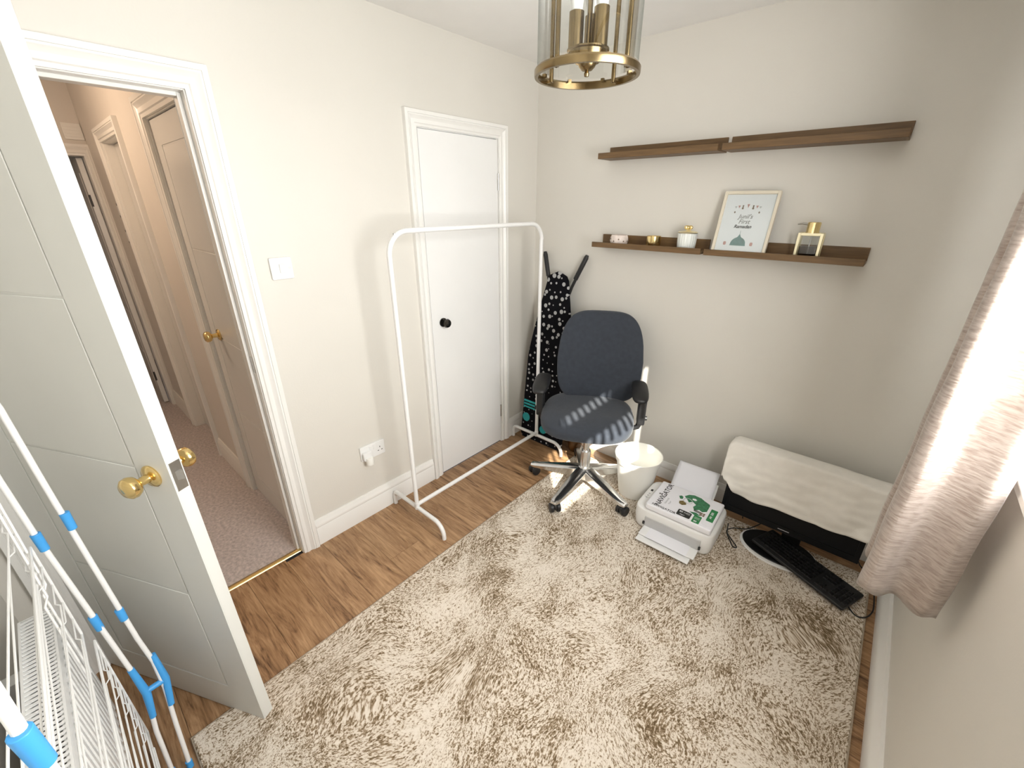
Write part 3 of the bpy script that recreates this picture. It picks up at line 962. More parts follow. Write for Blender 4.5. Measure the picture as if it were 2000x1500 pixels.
# ------------------------------------------------------------------ folded clothes airer
def airer():
    t = thing('clothes_airer', 'folded white clothes airer with sky-blue joints standing beside the radiator', 'clothes airer', (0.93, -2.49, 0.0))
    def P(x, y, z):
        return (x-0.93, y+2.49, z)
    r = 0.0062
    # front leg frame
    fa = [P(0.612, -2.474, 0.004), P(0.575, -2.462, 0.16), P(0.545, -2.449, 0.30), P(0.530, -2.447, 0.40), P(0.522, -2.455, 0.50), P(0.515, -2.464, 0.75), P(0.508, -2.474, 1.05), P(0.505, -2.479, 1.24), P(0.52, -2.483, 1.30), P(0.56, -2.485, 1.325), P(1.28, -2.485, 1.325), P(1.325, -2.485, 1.31), P(1.345, -2.487, 1.27), P(1.362, -2.487, 1.17), P(1.372, -2.480, 0.75), P(1.372, -2.470, 0.40), P(1.37, -2.474, 0.004)]
    MB().tube(fa, r, 12).build('front_leg_frame', 'whitemetal', t, smooth=60)
    # rear leg frame
    fb = [P(0.60, -2.515, 0.004), P(0.57, -2.505, 0.18), P(0.55, -2.489, 0.31), P(0.535, -2.494, 0.42), P(0.525, -2.503, 0.56), P(0.515, -2.515, 0.75), P(0.505, -2.526, 0.92), P(0.50, -2.532, 1.10), P(0.505, -2.535, 1.16), P(0.54, -2.537, 1.185), P(1.30, -2.537, 1.185), P(1.335, -2.537, 1.17), P(1.345, -2.535, 1.12), P(1.352, -2.53, 0.92), P(1.355, -2.51, 0.56), P(1.355, -2.515, 0.004)]
    MB().tube(fb, r, 12).build('rear_leg_frame', 'whitemetal', t, smooth=60)
    # near-side stout post of the folded rack
    MB().tube([P(1.345, -2.547, 0.90), P(1.335, -2.552, 1.14), P(1.33, -2.555, 1.22)], 0.0065, 12).build('rack_post', 'whitemetal', t, smooth=60)
    def joint(p, q, rr, nm='joint'):
        MB().tube([P(*p), P(*q)], [rr*0.92, rr], 14).build(nm, 'blue', t, smooth=40, bevel=0.001)
    joint((0.513, -2.466, 0.905), (0.512, -2.467, 0.955), 0.0098)
    joint((0.520, -2.460, 0.580), (0.518, -2.461, 0.620), 0.0098)
    joint((0.508, -2.523, 0.875), (0.506, -2.525, 0.925), 0.0098)
    joint((0.521, -2.507, 0.590), (0.519, -2.509, 0.640), 0.0098)
    joint((1.362, -2.486, 1.13), (1.362, -2.487, 1.185), 0.0098)
    joint((1.346, -2.534, 1.09), (1.347, -2.533, 1.13), 0.0098)
    # blue spreader bracket where the legs bend
    br = MB()
    br.tube([P(0.562, -2.452, 0.235), P(0.541, -2.440, 0.32), P(0.527, -2.443, 0.42)], [0.008, 0.0105, 0.008], 12)
    br.tube([P(0.563, -2.497, 0.235), P(0.548, -2.487, 0.32), P(0.534, -2.494, 0.42)], [0.008, 0.0105, 0.008], 12)
    br.tube([P(0.541, -2.442, 0.32), P(0.548, -2.487, 0.325)], 0.0085, 10)
    br.build('spreader_bracket', 'blue', t, smooth=50)
    for x, yy in ((0.612, -2.474), (0.60, -2.515), (1.37, -2.474), (1.355, -2.515)):
        MB().cyl(P(x, yy, 0.0), P(x-0.004 if x < 1 else x, yy+0.001, 0.024), 0.0090, seg=14).build('foot_cap', 'blue', t, smooth=40)
    # three folded wire racks: each a loop with rods running the length of the airer
    for zt, zb_, yy, nrod in ((1.06, 0.84, -2.552, 4), (0.90, 0.60, -2.541, 5), (0.56, 0.14, -2.528, 12)):
        rk = MB().tube([P(0.515, yy, zb_), P(0.515, yy, zt), P(1.335, yy, zt), P(1.335, yy, zb_)], 0.0028, 8, closed=True).build('wire_rack', 'whitemetal', t)
        for k in range(1, nrod):
            z = zb_+(zt-zb_)*k/nrod
            MB().tube([P(0.515, yy, z), P(0.60, yy, z), P(0.612, yy+0.008*((k % 2)*2-1), z), P(0.70, yy+0.008*((k % 2)*2-1), z), P(1.335, yy, z)], 0.0017, 6).build('rod', 'whitemetal', rk)
    # hinged hooks of the upper rack
    for dx in (0.0, 0.05):
        MB().tube([P(0.53+dx, -2.545, 1.05), P(0.535+dx, -2.547, 0.80), P(0.55+dx, -2.556, 0.785), P(0.552+dx, -2.556, 0.50)], 0.0026, 8).build('support_wire', 'whitemetal', t, smooth=60)
    return t
airer()

# ------------------------------------------------------------------ picture ledges
def ledge(x0, x1, zb_, label):
    t = thing('picture_ledge', label, 'shelf', ((x0+x1)/2, YB, zb_), 0, 'four brown picture ledges')
    L_ = (x1-x0)/2
    dy = -0.136
    MB().box((-L_, -0.0125, 0.0), (L_, -0.0005, 0.064)).build('back_rail', 'shelfwood', t, bevel=0.001, seg=1)
    MB().box((-L_, dy+0.010, 0.0), (L_, -0.0126, 0.011)).build('shelf_board', 'shelfwood', t, bevel=0.001, seg=1)
    MB().box((-L_, dy, 0.0), (L_, dy+0.0099, 0.028)).build('front_lip', 'shelfwood', t, bevel=0.001, seg=1)
    return t
LZ, UZ = 1.413, 1.866
ledge(0.513, 1.132, LZ, 'brown wooden picture ledge holding a bowl, gold pot and lidded jar')
ledge(1.148, 1.776, LZ, 'brown wooden picture ledge holding the framed print')
ledge(0.513, 1.132, UZ, 'empty brown wooden picture ledge above the bowl and jar')
ledge(1.150, 1.787, UZ, 'empty brown wooden picture ledge above the framed print')
ST = LZ+0.0112     # top of the lower boards
IY = -0.055

# small bowl-shaped ornament
t = thing('trinket_bowl', 'small blush speckled ceramic bowl on the picture ledge', 'bowl', (0.652, IY, ST))
MB().lathe([(0.0, 0.0), (0.034, 0.0), (0.046, 0.010), (0.051, 0.028), (0.048, 0.048), (0.043, 0.057), (0.040, 0.057), (0.044, 0.046), (0.046, 0.028), (0.041, 0.013), (0.0, 0.008)], 36).build('body', 'pink_dot', t, smooth=50)
for k in range(11):
    a = 2*PI*k/11
    MB().lathe([(0, 0), (0.0045, 0), (0.004, 0.0015), (0, 0.002)], 8, (0.0495*math.cos(a), 0.0495*math.sin(a), 0.026+0.010*(k % 2)), Matrix.Rotation(a, 3, 'Z') @ Matrix.Rotation(PI/2, 3, 'Y')).build('stud', 'brownink', t)
t = thing('tealight_pot', 'small round gold metal pot on the picture ledge', 'pot', (0.857, IY, ST))
MB().lathe([(0.0, 0.0), (0.036, 0.0), (0.038, 0.003), (0.038, 0.060), (0.036, 0.060), (0.036, 0.045), (0.0, 0.045)], 36).build('body', 'gold', t, smooth=40)
MB().lathe([(0.0, 0.045), (0.0355, 0.045), (0.0355, 0.049), (0, 0.049)], 30).build('wax', 'binplastic', t)
t = thing('lidded_jar', 'ribbed white glass jar with a gold flower-knob lid', 'jar', (1.035, IY, ST))
n = 22
prof = []
mbj = MB()
vs, fs = [], []
seg = n*6
levels = [(0.036, 0.0), (0.042, 0.003), (0.0455, 0.040), (0.0465, 0.082), (0.043, 0.082), (0.041, 0.04), (0.036, 0.006)]
for r_, z_ in levels:
    for k in range(seg):
        a = 2*PI*k/seg
        rr = r_*(1+(0.018*math.cos(n*a) if r_ > 0.0415 and z_ > 0.002 else 0))
        vs.append((rr*math.cos(a), rr*math.sin(a), z_))
for i in range(len(levels)-1):
    for k in range(seg):
        k2 = (k+1) % seg
        fs.append((i*seg+k, i*seg+k2, (i+1)*seg+k2, (i+1)*seg+k))
fs.append(tuple(range(seg-1, -1, -1)))
fs.append(tuple((len(levels)-1)*seg+k for k in range(seg)))
mbj.add(vs, fs).build('body', 'jarwhite', t, smooth=60)
lid = MB().lathe([(0.0, 0.083), (0.047, 0.083), (0.048, 0.086), (0.044, 0.090), (0.012, 0.095), (0.009, 0.100), (0.0, 0.101)], 36).build('lid', 'palegold', t, smooth=40)
for k in range(5):
    a = 2*PI*k/5
    MB().super(0.011, 0.007, 0.010, 1, 1, 12, 8, lambda p, a=a: Matrix.Rotation(a, 3, 'Z') @ (p+Vector((0.011, 0, 0.110)))).build('petal', 'gold', lid, smooth=60)

# framed print
def framed_print():
    lean = math.atan2(0.070, 0.262)
    t = thing('framed_print', 'pale framed white print with a teal dome, leaning on the ledge', 'picture', (1.293, -0.097, ST))
    t.rotation_euler = (-lean, 0, 0)
    W_, H_, b_ = 0.236, 0.282, 0.013
    mb = MB()
    mb.box((-W_/2, -0.010, 0), (-W_/2+b_, 0.010, H_)); mb.box((W_/2-b_, -0.010, 0), (W_/2, 0.010, H_))
    mb.box((-W_/2+b_, -0.010, 0), (W_/2-b_, 0.010, b_)); mb.box((-W_/2+b_, -0.010, H_-b_), (W_/2-b_, 0.010, H_))
    mb.build('frame', 'framewood', t, bevel=0.0012, seg=1)
    pr = MB().box((-W_/2+b_, 0.000, b_), (W_/2-b_, 0.006, H_-b_)).build('print', 'paper', t)
    R = Matrix.Rotation(PI/2, 4, 'X')
    def txt(body, size, z, x=0.0, m='blackink', bold=0.0, shear=0.25):
        o = obj('lettering', text_mesh(body, size, 'lettering', bold, shear), m, pr)
        o.matrix_local = Matrix.Translation((x, -0.0006, z)) @ R
    cx = -0.004
    txt("Junil's", 0.0265, 0.171, cx, 'greyink', 0.0002)
    txt('First', 0.0265, 0.148, cx-0.001, 'greyink', 0.0002)
    txt('Ramadan', 0.0205, 0.126, cx-0.002, 'blackink', 0.0005)
    # dome
    pts = []
    for k in range(25):
        u = k/24*2-1
        au = abs(u)
        h_ = 0.036*math.sqrt(max(0, 1-au**2.2))+0.016*max(0, 1-au*3.2)**1.6
        pts.append((cx-0.004+u*0.034, 0.042+h_))
    poly = [(cx-0.004-0.034, 0.040)]+pts+[(cx-0.004+0.034, 0.040)]
    MB().prism(poly, -0.0006, 0.0002, 'xzy').build('dome', 'tealink', pr)
    MB().box((cx-0.0046, -0.0006, 0.092), (cx-0.0034, 0.0002, 0.108)).build('spire', 'tealink', pr)
    # bunting, lanterns and hearts
    for k, (dx, dz, h_, m) in enumerate(((-0.052, 0.212, 0.010, 'paleink'), (-0.038, 0.214, 0.012, 'pinkink'), (-0.022, 0.213, 0.018, 'brownink'), (0.0, 0.218, 0.017, 'pinkink'), (0.022, 0.213, 0.018, 'brownink'), (0.038, 0.214, 0.012, 'pinkink'), (0.052, 0.212, 0.010, 'paleink'))):
        hh = h_/2
        shape = [(cx+dx-0.0055, dz+hh), (cx+dx+0.0055, dz+hh), (cx+dx, dz-hh)] if k in (0, 1, 3, 5, 6) else [(cx+dx-0.003, dz+hh), (cx+dx+0.003, dz+hh), (cx+dx+0.0025, dz), (cx+dx+0.0045, dz-hh*0.6), (cx+dx+0.003, dz-hh), (cx+dx-0.003, dz-hh), (cx+dx-0.0045, dz-hh*0.6), (cx+dx-0.0025, dz)]
        MB().prism(shape, -0.0006, 0.0002, 'xzy').build('bunting_motif', m, pr)
    for s in (-1, 1):
        MB().prism([(cx+s*0.052-0.004, 0.190), (cx+s*0.052, 0.185), (cx+s*0.052+0.004, 0.190), (cx+s*0.052, 0.196)], -0.0006, 0.0002, 'xzy').build('star_motif', 'brownink', pr)
        MB().prism(rounded(0.012, 0.016, 0.004, 3, cx-0.004+s*0.058, 0.049), -0.0006, 0.0002, 'xzy').build('leaf_motif', 'pinkink', pr)
    MB().box((-W_/2+b_+0.001, -0.0040, b_+0.001), (W_/2-b_-0.001, -0.0028, H_-b_-0.001)).build('glazing', 'glass', t)
framed_print()

# gold-framed dispenser bottle
t = thing('soap_dispenser', 'clear glass dispenser bottle in a gold square frame on the ledge', 'dispenser', (1.566, IY, ST))
H_ = 0.106
hw_ = 0.041
mb = MB()
for sx in (-1, 1):
    for sy in (-1, 1):
        mb.box((sx*hw_-0.0055, sy*0.026-0.0055, 0), (sx*hw_+0.0055, sy*0.026+0.0055, H_))
for sy in (-1, 1):
    mb.box((-hw_+0.0055, sy*0.026-0.0055, H_-0.011), (hw_-0.0055, sy*0.026+0.0055, H_))
for sx in (-1, 1):
    mb.box((sx*hw_-0.0055, -0.0205, H_-0.011), (sx*hw_+0.0055, 0.0205, H_))
mb.build('gold_frame', 'palegold', t, bevel=0.0008, seg=1)
MB().prism(rounded(0.070, 0.039, 0.006, 4), 0.001, H_-0.012, 'xyz').build('glass_body', 'glass', t, smooth=40)
MB().prism(rounded(0.066, 0.035, 0.006, 4), 0.003, 0.050, 'xyz').build('liquid', glass_mat('smoky_liquid', (0.55, 0.50, 0.46), 0.03), t, smooth=40)
MB().cyl((0, 0, 0.02), (0, 0, H_-0.004), 0.0022, seg=10).build('dip_tube', 'paleink', t)
MB().lathe([(0, H_-0.0115), (0.026, H_-0.0115), (0.026, H_+0.002), (0.0245, H_+0.004), (0.0245, H_+0.040), (0.022, H_+0.043), (0, H_+0.043)], 30).build('cap', 'gold', t, smooth=40)
MB().tube([(-0.02, 0, H_+0.034), (-0.045, 0.004, H_+0.037), (-0.062, 0.006, H_+0.033)], [0.005, 0.0042, 0.003], 10).build('spout', 'steel', t, smooth=60)

# ------------------------------------------------------------------ pendant lantern
def lantern():
    cx, cy, zb_ = 1.217, -1.352, 1.918
    t = thing('pendant_lantern', 'antique brass pendant lantern with a clear glass cylinder', 'pendant lamp', (cx, cy, zb_))
    R_ = 0.1215
    MB().lathe([(R_-0.009, 0.0), (R_-0.001, 0.0), (R_, 0.003), (R_, 0.013), (R_-0.003, 0.017), (R_-0.006, 0.017), (R_-0.009, 0.013), (R_-0.009, 0.0)], 72, cap=False).build('bottom_ring', 'antique', t, smooth=35)
    Hh = 0.36
    MB().lathe([(R_-0.009, Hh), (R_, Hh), (R_+0.001, Hh+0.006), (R_-0.002, Hh+0.02), (0.06, Hh+0.05), (0.02, Hh+0.065), (0, Hh+0.065)], 60, cap=False).build('top_cap', 'antique', t, smooth=35)
    MB().lathe([(R_-0.0065, 0.022), (R_-0.0065, Hh-0.001)], 72, cap=False).build('glass_cylinder', 'lampglass', t, smooth=60)
    for a in (2, 82, 182, 262):
        a = math.radians(a)
        rr = R_-0.022
        MB().cyl((rr*math.cos(a), rr*math.sin(a), 0.004), (rr*math.cos(a), rr*math.sin(a), Hh), 0.0052, seg=14).build('rod', 'antique', t, smooth=50)
        MB().tube([(rr*math.cos(a), rr*math.sin(a), 0.006), ((R_-0.008)*math.cos(a), (R_-0.008)*math.sin(a), 0.006)], 0.004, 8).build('rod_bracket', 'antique', t)
    for k in range(8):
        a = math.radians(11+k*45)
        MB().box((R_-0.017, -0.004, 0.012), (R_-0.008, 0.004, 0.019), Matrix.Rotation(a, 3, 'Z')).build('glass_clip', 'antique', t)
    hub = MB().lathe([(0.0, -0.020), (0.005, -0.019), (0.006, -0.013), (0.004, -0.009), (0.012, -0.007), (0.018, -0.001), (0.021, 0.005), (0.027, 0.007), (0.033, 0.014), (0.043, 0.016), (0.044, 0.027), (0.048, 0.029), (0.048, 0.032), (0.0, 0.033)], 44, (0, 0, 0.020)).build('lamp_holder_dish', 'antique', t, smooth=35)
    MB().cyl((0, 0, 0.05), (0, 0, Hh+0.05), 0.0055, seg=14).build('centre_stem', 'antique', t, smooth=40)
    for x, y_ in ((-0.0240, -0.0165), (0.0325, -0.0034), (-0.011, 0.0276)):
        sl = MB().lathe([(0.0, 0.080), (0.0165, 0.080), (0.0165, 0.150), (0.014, 0.151), (0, 0.151)], 26, (x, y_, -0.029)).build('candle_sleeve', 'antique', t, smooth=40)
        MB().lathe([(0.0, 0.150), (0.0125, 0.152), (0.0135, 0.164), (0.0185, 0.184), (0.0185, 0.209), (0.012, 0.239), (0.004, 0.259), (0, 0.262)], 26, (x, y_, -0.029)).build('bulb', 'bulb', sl, smooth=60)
    MB().cyl((0, 0, Hh+0.06), (0, 0, ZC-zb_-0.02), 0.004, seg=12).build('suspension_rod', 'antique', t)
    MB().lathe([(0, ZC-zb_-0.0005), (0.05, ZC-zb_-0.0005), (0.048, ZC-zb_-0.012), (0.012, ZC-zb_-0.024), (0, ZC-zb_-0.024)], 36).build('ceiling_rose', 'antique', t, smooth=40)
lantern()

# ------------------------------------------------------------------ ironing board
def ironing_board():
    bx_, yb0, yb1 = 0.235, -0.205, -0.055
    Lb = 1.235
    lean = math.atan2(yb1-yb0, Lb)
    t = thing('ironing_board', 'folded ironing board with black dotted cover leaning in the corner', 'ironing board', (bx_, yb0, 0.015))
    t.rotation_euler = (-lean, 0, 0)
    def half(z):
        if z < 0.62:
            return 0.185
        u = (z-0.62)/(Lb-0.62)
        if u < 0.86:
            return 0.185-(0.185-0.086)*(u/0.86)**1.25
        v = (u-0.86)/0.14
        return 0.086*math.sqrt(max(0, 1-v*v))
    zs = [0.03+ (Lb-0.03)*k/44 for k in range(45)]
    zs = [0.0, 0.012]+zs
    left, right = [], []
    for z in zs:
        h_ = half(z)*(1 if z > 0.02 else 0.94)
        right.append((h_+0.012, z)); left.append((-h_+0.012, z))
    poly = right+left[::-1]
    # drop duplicate nose points
    pp = []
    for q in poly:
        if not pp or (abs(q[0]-pp[-1][0])+abs(q[1]-pp[-1][1])) > 1e-4:
            pp.append(q)
    MB().prism(pp, -0.012, 0.012, 'xzy').build('padded_cover', 'dotted', t, bevel=0.008, seg=3)
    # turquoise printed band and discs near the foot
    for x0, x1, z0, z1 in ((-0.165, 0.19, 0.285, 0.300), (-0.165, -0.06, 0.262, 0.276), (-0.02, 0.12, 0.262, 0.276), (-0.165, 0.19, 0.240, 0.252)):
        MB().box((x0, -0.0128, z0), (x1, -0.0118, z1)).build('printed_band', 'turquoise', t)
    for x, z, r_, m in ((-0.132, 0.165, 0.033, 'turquoise'), (0.03, 0.115, 0.030, 'turquoise'), (0.10, 0.19, 0.018, 'turquoise')):
        MB().cyl((x, -0.0128, z), (x, -0.0118, z), r_, seg=28).build('printed_disc', m, t)
    # leg frame folded behind; its rubber-tipped ends stick out beyond the nose
    for s, xt in ((-1, -0.137), (1, 0.190)):
        MB().tube([(s*0.10+0.012, 0.028, 0.10), (s*0.02+0.012, 0.028, 0.90), (xt*0.55, 0.026, 1.14), (xt, 0.026, 1.345)], 0.0095, 12).build('leg', 'black', t, smooth=60)
        MB().tube([(xt*0.66, 0.026, 1.195), (xt*0.97, 0.026, 1.33), (xt, 0.026, 1.348)], [0.0145, 0.0150, 0.010], 12).build('leg_grip', 'black', t, smooth=60)
    MB().cyl((-0.10, 0.030, 0.15), (0.13, 0.030, 0.15), 0.008, seg=10).build('crossbar', 'black', t)
ironing_board()

# ------------------------------------------------------------------ office chair
def office_chair():
    th = math.atan2(0.485, 0.875)
    t = thing('office_chair', 'slate-grey fabric office swivel chair on a polished five-star base', 'office chair', (0.757, -0.413, 0.0), th)
    a0 = math.radians(-87.6)-th
    hub = MB().lathe([(0, 0.075), (0.042, 0.075), (0.048, 0.085), (0.046, 0.135), (0.036, 0.155), (0, 0.156)], 30).build('base_hub', 'chrome', t, smooth=40)
    for k in range(5):
        a = a0+k*2*PI/5
        R = Matrix.Rotation(a, 3, 'Z')
        vs = []
        st = [(0.030, 0.036, 0.084, 0.150), (0.10, 0.036, 0.082, 0.138), (0.20, 0.032, 0.078, 0.118), (0.29, 0.027, 0.074, 0.102), (0.325, 0.025, 0.073, 0.097), (0.350, 0.017, 0.075, 0.092)]
        fs = []
        for (x, w_, z0, z1) in st:
            for (yy, zz) in ((-w_, z0), (-w_, z1-0.008), (-w_*0.55, z1), (w_*0.55, z1), (w_, z1-0.008), (w_, z0)):
                vs.append(R @ Vector((x, yy, zz)))
        for i in range(len(st)-1):
            for j in range(6):
                j2 = (j+1) % 6
                fs.append((i*6+j, i*6+j2, (i+1)*6+j2, (i+1)*6+j))
        fs.append(tuple(range(6))); fs.append(tuple((len(st)-1)*6+j for j in range(6)))
        MB().add(vs, fs).build('base_arm', 'chrome', t, bevel=0.002, smooth=35)
        # twin-wheel caster under the tip
        ctr = R @ Vector((0.327, 0, 0))
        ra = a+0.9+k*0.8
        Rc = Matrix.Rotation(ra, 3, 'Z')
        gz = 0.0145 if k in (0, 1) else (0.0145 if ctr.length and k in (2,) else 0.0)
        wr = 0.0285
        zc = wr+(0.0125 if k in (0, 1, 2) else 0.0125)
        if k == 4:
            zc = wr+0.0125
        cs = MB()
        cs.cyl(ctr+Vector((0, 0, zc+0.012)), ctr+Vector((0, 0, 0.076)), 0.008, seg=12)
        cs.super(0.024, 0.013, 0.019, 0.6, 0.6, 20, 10, lambda p, c=ctr, Rc=Rc, zc=zc: Rc @ p + c + Vector((0, 0, zc+0.008)))
        ca = cs.build('caster', 'black', t, smooth=50)
        for s in (-1, 1):
            MB().tube([ctr+Rc @ Vector((0, s*0.010, 0))+Vector((0, 0, zc)), ctr+Rc @ Vector((0, s*0.030, 0))+Vector((0, 0, zc))], wr, 22).build('wheel', 'black', ca, smooth=40, bevel=0.003)
    MB().lathe([(0, 0.13), (0.029, 0.13), (0.029, 0.26), (0.027, 0.265), (0, 0.265)], 28).build('gas_column', 'chrome', t, smooth=40)
    MB().lathe([(0, 0.262), (0.019, 0.262), (0.019, 0.405), (0, 0.405)], 24).build('piston', 'chrome', t, smooth=40)
    MB().lathe([(0.018, 0.345), (0.034, 0.345), (0.036, 0.405), (0.018, 0.406)], 24).build('column_collar', 'steel', t, smooth=40)
    MB().prism(rounded(0.17, 0.26, 0.03, 4), 0.400, 0.462, 'xyz').build('tilt_mechanism', 'black', t, bevel=0.006)
    MB().tube([(0.08, 0.02, 0.435), (0.19, 0.0, 0.43), (0.24, -0.01, 0.425)], [0.005, 0.005, 0.008], 10).build('tilt_lever', 'black', t, smooth=50)
    # seat: rounded waterfall cushion
    def seatfn(p):
        x, y_, z = p
        u = y_/0.25
        if z > 0:
            z *= 1.0-0.10*abs(x/0.27)**2
        z -= 0.040*max(0, -u-0.35)**1.6
        x *= 1.0-0.06*max(0, u)
        z -= 0.012*max(0, 1-(x/0.2)**2-(u)**2) if z > 0 else 0
        return Vector((x-0.012, y_-0.006, z+0.508))
    MB().super(0.264, 0.252, 0.052, 0.55, 0.62, 56, 22, seatfn).build('seat', 'chairfabric', t, smooth=70)
    # backrest: curved shield shape
    def backfn(p):
        x, y_, z = p           # z height +-0.285
        v = z/0.285
        wdt = 1.0-0.10*max(0, -v-0.1)**1.5-0.15*max(0, v+0.1)**1.7
        x *= wdt
        y2 = y_-0.075*(x/0.25)**2*0.9+0.045*v*v*(1 if v > 0 else 0.4)
        return Vector((x, y2, z))
    tilt = Matrix.Rotation(-0.13, 3, 'X')
    mb = MB().super(0.250, 0.038, 0.275, 0.45, 0.62, 64, 34, lambda p: tilt @ backfn(p) + Vector((0.032, 0.225, 0.790)))
    mb.build('backrest', 'chairfabric', t, smooth=70)
    MB().super(0.20, 0.020, 0.235, 0.4, 0.5, 40, 20, lambda p: tilt @ backfn(p) + Vector((0.030, 0.262, 0.79))).build('back_shell', 'black', t, smooth=70)
    MB().tube([(0, 0.10, 0.435), (0, 0.25, 0.44), (0, 0.300, 0.50), (0, 0.300, 0.72)], [0.022, 0.022, 0.022, 0.018], 12).build('back_stem', 'black', t, smooth=50)
    for s in (-1, 1):
        MB().tube([(s*0.07, 0.02, 0.432), (s*0.24, 0.02, 0.432), (s*0.280, 0.02, 0.45), (s*0.292, 0.02, 0.49), (s*0.292, 0.02, 0.60)], [0.014, 0.014, 0.016, 0.019, 0.019], 12).build('arm_bracket', 'black', t, smooth=50)
        MB().box((s*0.292-0.022, -0.014, 0.475), (s*0.292+0.022, 0.054, 0.665)).build('arm_post', 'black', t, bevel=0.010, seg=3)
        MB().super(0.046, 0.130, 0.019, 0.6, 0.6, 32, 14, lambda p, s=s: Vector((p.x+(0.268 if s > 0 else -0.286), p.y+0.015, p.z+0.682-0.012*max(0, -p.y/0.12)**2))).build('arm_pad', 'black', t, smooth=60)
        MB().cyl((s*0.292+s*0.02, 0.02, 0.51), (s*0.292+s*0.034, 0.02, 0.51), 0.013, seg=16).build('arm_knob', 'black', t, smooth=40)
office_chair()

# ------------------------------------------------------------------ waste bin
t = thing('waste_bin', 'cream-white plastic waste bin between the chair and printer', 'bin', (1.027, -0.263, 0.0118))
MB().lathe([(0.0, 0.0), (0.090, 0.0), (0.094, 0.003), (0.124, 0.225), (0.130, 0.228), (0.137, 0.262), (0.1385, 0.266), (0.1365, 0.269), (0.133, 0.266), (0.126, 0.233), (0.120, 0.222), (0.090, 0.008), (0, 0.006)], 60).build('body', 'binplastic', t, smooth=35)

# small brown pot with a white cloth behind the chair
t = thing('brown_pot', 'small glossy brown pot on the floor behind the office chair', 'pot', (0.475, -0.085, 0.0))
MB().lathe([(0, 0), (0.043, 0), (0.055, 0.03), (0.058, 0.07), (0.052, 0.115), (0.046, 0.13), (0.042, 0.128), (0.049, 0.09), (0.042, 0.015), (0, 0.012)], 36).build('body', 'brownpot', t, smooth=45)
mb = MB()
vs, fs = [], []
for i in range(14):
    for k in range(24):
        a = 2*PI*k/24
        r_ = 0.092*i/13
        z = 0.150-0.030*(i/13)**2*(1+0.5*math.sin(a*3+1))+0.012*mnoise.noise(Vector((r_*30*math.cos(a), r_*30*math.sin(a), 3)))
        if i == 13:
            z -= 0.015
        vs.append((r_*math.cos(a), r_*math.sin(a), z))
for i in range(13):
    for k in range(24):
        k2 = (k+1) % 24
        fs.append((i*24+k, i*24+k2, (i+1)*24+k2, (i+1)*24+k))
o = MB().add(vs, fs).build('crumpled_cloth', 'cloth', None, smooth=180)
o.location = (0.475, -0.085, 0.016)
o.scale = (0.7, 0.7, 1.0)
so = o.modifiers.new('thick', 'SOLIDIFY'); so.thickness = 0.003
tag(o, 'crumpled white cloth lying on the brown pot', 'cloth')

# ------------------------------------------------------------------ printer, paper and ream
RUGZ = 0.0118
t = thing('printer', 'white inkjet printer on the rug with its paper trays open', 'printer', (1.350, -0.385, RUGZ), 0.03)
pw, pd, ph = 0.41, 0.30, 0.140
def prfn(p):
    u = p.z/0.07
    k = 1-0.035*max(0, -u)
    return Vector((p.x*k, p.y*k, p.z+0.070))
mb = MB().super(pw/2, pd/2, 0.070, 0.18, 0.28, 64, 24, prfn)
mb.build('body', 'printerwhite', t, smooth=50)
MB().prism(rounded(0.285, 0.24, 0.02, 5, 0.01, 0.0), 0.1385, 0.1425, 'xyz').build('scanner_lid', 'printerwhite', t, bevel=0.0015)
MB().box((-0.188, -0.05, 0.139), (-0.150, 0.10, 0.1415)).build('control_panel', 'printerwhite', t, bevel=0.001)
MB().box((-0.180, 0.012, 0.1415), (-0.168, 0.030, 0.1422)).build('display', 'blackgloss', t)
for k in range(3):
    MB().cyl((-0.174, -0.015-0.02*k, 0.1414), (-0.174, -0.015-0.02*k, 0.1422), 0.005, seg=14).build('button', 'printergrey', t)
# output slot and tray
MB().box((-0.135, -0.153, 0.030), (0.155, -0.10, 0.095)).build('output_recess', 'printergrey', t, bevel=0.004)
MB().box((-0.133, -0.225, 0.026), (0.153, -0.115, 0.0345)).build('output_tray', 'printerwhite', t, bevel=0.002)
MB().box((-0.133, -0.152, 0.0346), (0.153, -0.149, 0.0352)).build('tray_seam', 'blackink', t)
MB().box((-0.142, -0.160, 0.045), (-0.132, -0.150, 0.060)).build('tray_catch', 'black', t)
MB().box((0.150, -0.160, 0.045), (0.160, -0.150, 0.060)).build('tray_catch', 'black', t)
# rear input support
rot = Matrix.Rotation(-0.75, 3, 'X')
MB().box((-0.125, 0.0, 0.0), (0.115, 0.004, 0.10), rot, (0, 0, 0)).build('input_support', 'printerwhite', t, bevel=0.0015)
sup = [o for o in t.children if o.name.startswith('input_support')][0]
sup.location = (0.0, 0.172, 0.112)
def sheet(label, loc, rx, rz, w_, h_, seed):
    nx, ny = 10, 12
    vs, fs = [], []
    for j in range(ny+1):
        for i in range(nx+1):
            x = -w_/2+w_*i/nx
            z = h_*j/ny
            y_ = 0.010*math.sin(PI*i/nx)*0.4+0.012*(j/ny)**2
            vs.append((x, y_, z))
    for j in range(ny):
        for i in range(nx):
            a = j*(nx+1)+i
            fs.append((a, a+1, a+nx+2, a+nx+1))
    o = MB().add(vs, fs).build('paper_sheet', 'paper', None, smooth=180)
    o.location = loc
    o.rotation_euler = (rx, 0, rz)
    s_ = o.modifiers.new('thick', 'SOLIDIFY'); s_.thickness = 0.0012
    return tag(o, label, 'paper')
sheet('white paper sheet standing in the rear tray of the printer', (1.340, -0.232, 0.136), -0.73, 0.05, 0.222, 0.165, 1)
o = MB().box((-0.105, -0.055, 0), (0.105, 0.055, 0.0012)).build('paper_sheet', 'paper', None)
o.location = (1.366, -0.562, RUGZ+0.0352); o.rotation_euler = (0, 0, 0.03)
